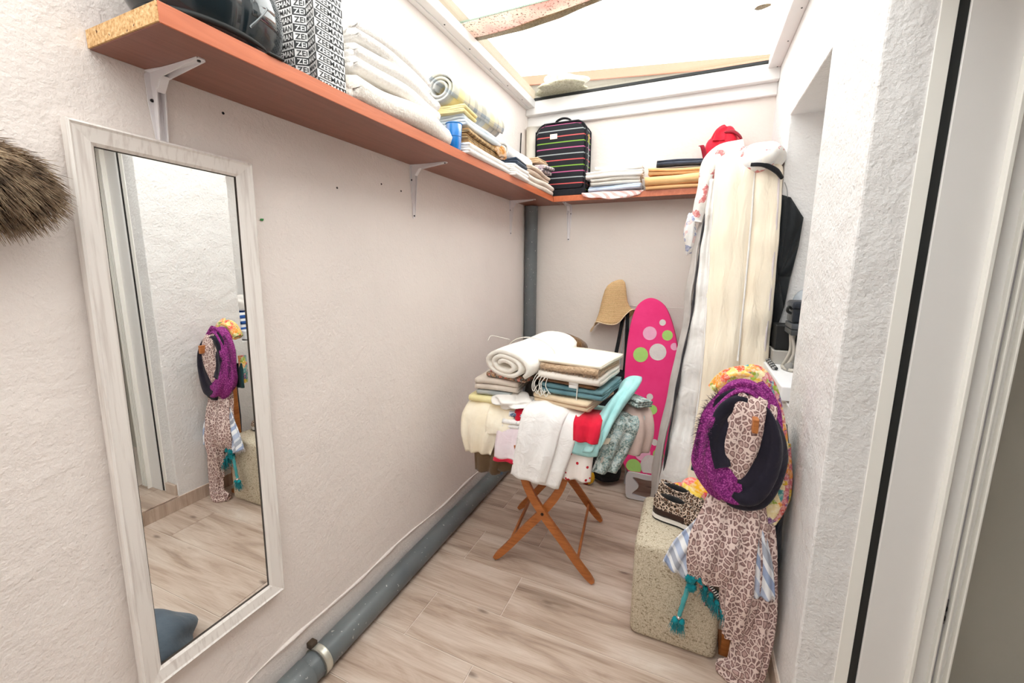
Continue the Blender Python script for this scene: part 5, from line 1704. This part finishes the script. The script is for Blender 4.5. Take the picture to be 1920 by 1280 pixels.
fr = build('fringe', strands(S, D, .028, .0010, .4), cloth('dark_purple_thread', (66, 24, 66), (48, 18, 50)), psc)
fr['kind'] = 'stuff'

mfl = patches('multicolour_floral', [(214, 176, 60), (196, 84, 78), (150, 170, 66), (84, 150, 150), (224, 150, 80), (120, 80, 130), (226, 208, 160), (200, 110, 120)], 34)
fsc = thing('floral_scarf', 'multicoloured floral scarf hanging behind the purple scarf beside the white wall', 'scarf', (.33, 1.72, .62), gS)
build('drop', sweep([(.19, 1.745, 1.185), (.235, 1.745, 1.195), (.285, 1.735, 1.12), (.318, 1.715, 1.0), (.332, 1.70, .86), (.33, 1.68, .745), (.312, 1.665, .665)], [.03, .036, .036, .036, .038, .042, .03], [.03, .035, .035, .03, .03, .025, .015], 60, 36, False, (0, 1, 0), .16, 7, .4, .005, 149), mfl, fsc)
build('drop', sweep([(.35, 1.735, .95), (.362, 1.725, .85), (.365, 1.715, .76), (.362, 1.71, .72)], [.025, .026, .026, .018], [.02, .02, .02, .012], 30, 28, False, (0, 1, 0), .14, 6, .3, .004, 150), mfl, fsc)
build('crest', sweep([(.11, 1.74, 1.12), (.15, 1.74, 1.175), (.20, 1.74, 1.198), (.25, 1.74, 1.185)], [.03, .035, .035, .03], [.03], 30, 28, False, (0, 1, 0), .15, 6, .4, .004, 151), patches('orange_floral', [(236, 150, 60), (240, 190, 90), (226, 100, 70), (160, 160, 70), (246, 214, 130)], 36), fsc)
build('drop', sweep([(.09, 1.74, 1.0), (.082, 1.735, .9), (.078, 1.73, .82)], [.025, .03, .02], [.02], 24, 24, False, (0, 1, 0), .15, 5, .3, .004, 152), mfl, fsc)
tag(build('teal_cloth', drape([(.095, 1.725, .95), (.085, 1.715, .87), (.082, 1.71, .79)], [.055, .065, .07], (1, .1, -.1), 18, 10, .004, 1.5, .012, 153), cloth('dark_teal_velvet', (22, 62, 66), (16, 48, 52))), 'dark teal cloth corner hanging beside the purple scarf over the ottoman', 'cloth', gS)

mst2 = stripes('blue_grey_white_stripe', (.85, .1, .5), .115, [(0, (186, 198, 222)), (.22, (238, 240, 244)), (.42, (160, 176, 208)), (.60, (236, 238, 242)), (.72, (170, 176, 190)), (.9, (226, 230, 238))])
ssc = thing('striped_scarf', 'pale blue and white striped scarf with frayed ends under the leopard scarf', 'scarf', (.2, 1.64, .37), gS)
build('end_piece', drape([(.17, 1.66, .70), (.11, 1.635, .60), (.055, 1.625, .50), (.025, 1.62, .395)], [.07, .09, .11, .125], (.9, .05, -.42), 34, 22, .010, 2.5, .006, 154, .5, -.02, .004), mst2, ssc)
build('end_piece', drape([(.275, 1.665, .72), (.285, 1.635, .62), (.30, 1.62, .52), (.31, 1.615, .395)], [.05, .06, .085, .10], (1, .05, 0), 40, 24, .012, 2.6, .006, 155, .5, -.02, .004), mst2, ssc)
S, D = [], []
for i in range(60):
    t_ = i / 59 - .5
    S.append((.025 + .122 * .9 * t_, 1.62, .395 - .122 * .42 * t_))
    D.append((-.25 + RNG.normal(0, .2), RNG.normal(0, .15), -1))
    S.append((.31 + .098 * t_, 1.613, .397))
    D.append((RNG.normal(0, .2), RNG.normal(0, .15), -1))
fr = build('fringe', strands(np.array(S), np.array(D), .018, .0009, .1), cloth('white_thread', (238, 238, 240)), ssc)
fr['kind'] = 'stuff'

mtq = cloth('turquoise_yarn', (22, 150, 160), (14, 122, 134))
tsc = thing('tassel_scarf', 'turquoise tasselled scarf end hanging under the leopard print in front of the ottoman', 'scarf', (.12, 1.62, .2), gS)
build('braid', drape([(.115, 1.62, .405), (.165, 1.625, .345), (.215, 1.63, .285)], [.012, .014, .014], (.5, 0, .85), 24, 4, 0, 1, .006, 156), stripes('black_white_braid', (1, 0, -1), .014, [(0, (230, 228, 226)), (.5, (24, 24, 28))]), tsc)
build('trim_cloth', drape([(.15, 1.632, .36), (.165, 1.635, .30), (.175, 1.637, .24)], [.10, .12, .09], (.85, 0, -.45), 16, 12, .008, 2.5, .005, 157), patches('turquoise_coral_print', [(40, 130, 136), (190, 96, 104), (70, 110, 104), (120, 90, 84), (206, 140, 130)], 40), tsc)


def tassel(p, L, r, par, n=46, name='tassel', seed=5):
    rg = np.random.default_rng(seed)
    p = np.array(p, float)
    g_ = Geo()
    S_ = p + rg.normal(0, r * .35, (n, 3))
    D_ = np.stack([rg.normal(0, .22, n), rg.normal(0, .22, n), -np.ones(n)], 1)
    g_.add(strands(S_, D_, L, .0022, .2, seed))
    g_.add(lump(p + np.array([0, 0, -.002]), (r, r, r * 1.1), .1, 5, seed, 10, 12))
    return build(name, g_, mtq, par)


for i in range(5):
    tassel((.13 + .022 * i, 1.618, .355 - .024 * i), .05, .010, tsc, 40, 'tassel', 10 + i)
build('pompom', lump((.075, 1.60, .392), (.022, .018, .02), .35, 30, 9, 18, 24), mtq, tsc)
build('pompom', lump((.115, 1.60, .398), (.018, .016, .016), .35, 30, 11, 18, 24), mtq, tsc)
build('pompom', lump((.08, 1.602, .355), (.018, .016, .02), .35, 30, 12, 18, 24), mtq, tsc)
build('tassel_cord', sweep([(.07, 1.605, .36), (.058, 1.602, .29), (.045, 1.60, .215)], [.008, .009, .008], [.008], 20, 12, False, (0, 1, 0), .2, 3, 3), cloth('aqua_cord', (90, 176, 180), (60, 150, 156)), tsc)
build('cord_bead', lump((.044, 1.60, .205), (.011, .011, .008), 0, 1, 1, 8, 12), plain('silver_bead', (206, 200, 196), .25, .8), tsc)
tassel((.032, 1.60, .19), .05, .013, tsc, 60, 'tassel', 21)
tassel((.055, 1.60, .19), .05, .013, tsc, 60, 'tassel', 22)
tag(build('navy_jacket', sweep([(.335, 1.80, 1.0), (.345, 1.79, .8), (.345, 1.785, .5), (.34, 1.79, .22)], [.035, .042, .045, .04], [.06, .07, .07, .05], 40, 28, False, (0, 1, 0), .08, 5, .2, .006, 158), cloth('dark_navy_cotton', (24, 30, 48), (17, 22, 36))), 'dark navy cloth hanging behind the scarves against the white wall', 'clothing', gS)

# hall switch plate
sw = thing('light_switch', 'beige light switch plate on the grey hall wall beyond the door', 'switch', (1.05, 1.74, 1.1))
build('plate', box(1.02, 1.12, 1.742, 1.7495, 1.10, 1.20, .003, 1), plain('beige_plate', (176, 166, 152), .5), sw, smooth=False)
build('rocker', box(1.04, 1.10, 1.738, 1.743, 1.12, 1.18, .002, 1), plain('beige_rocker', (186, 178, 164), .4), sw, smooth=False)
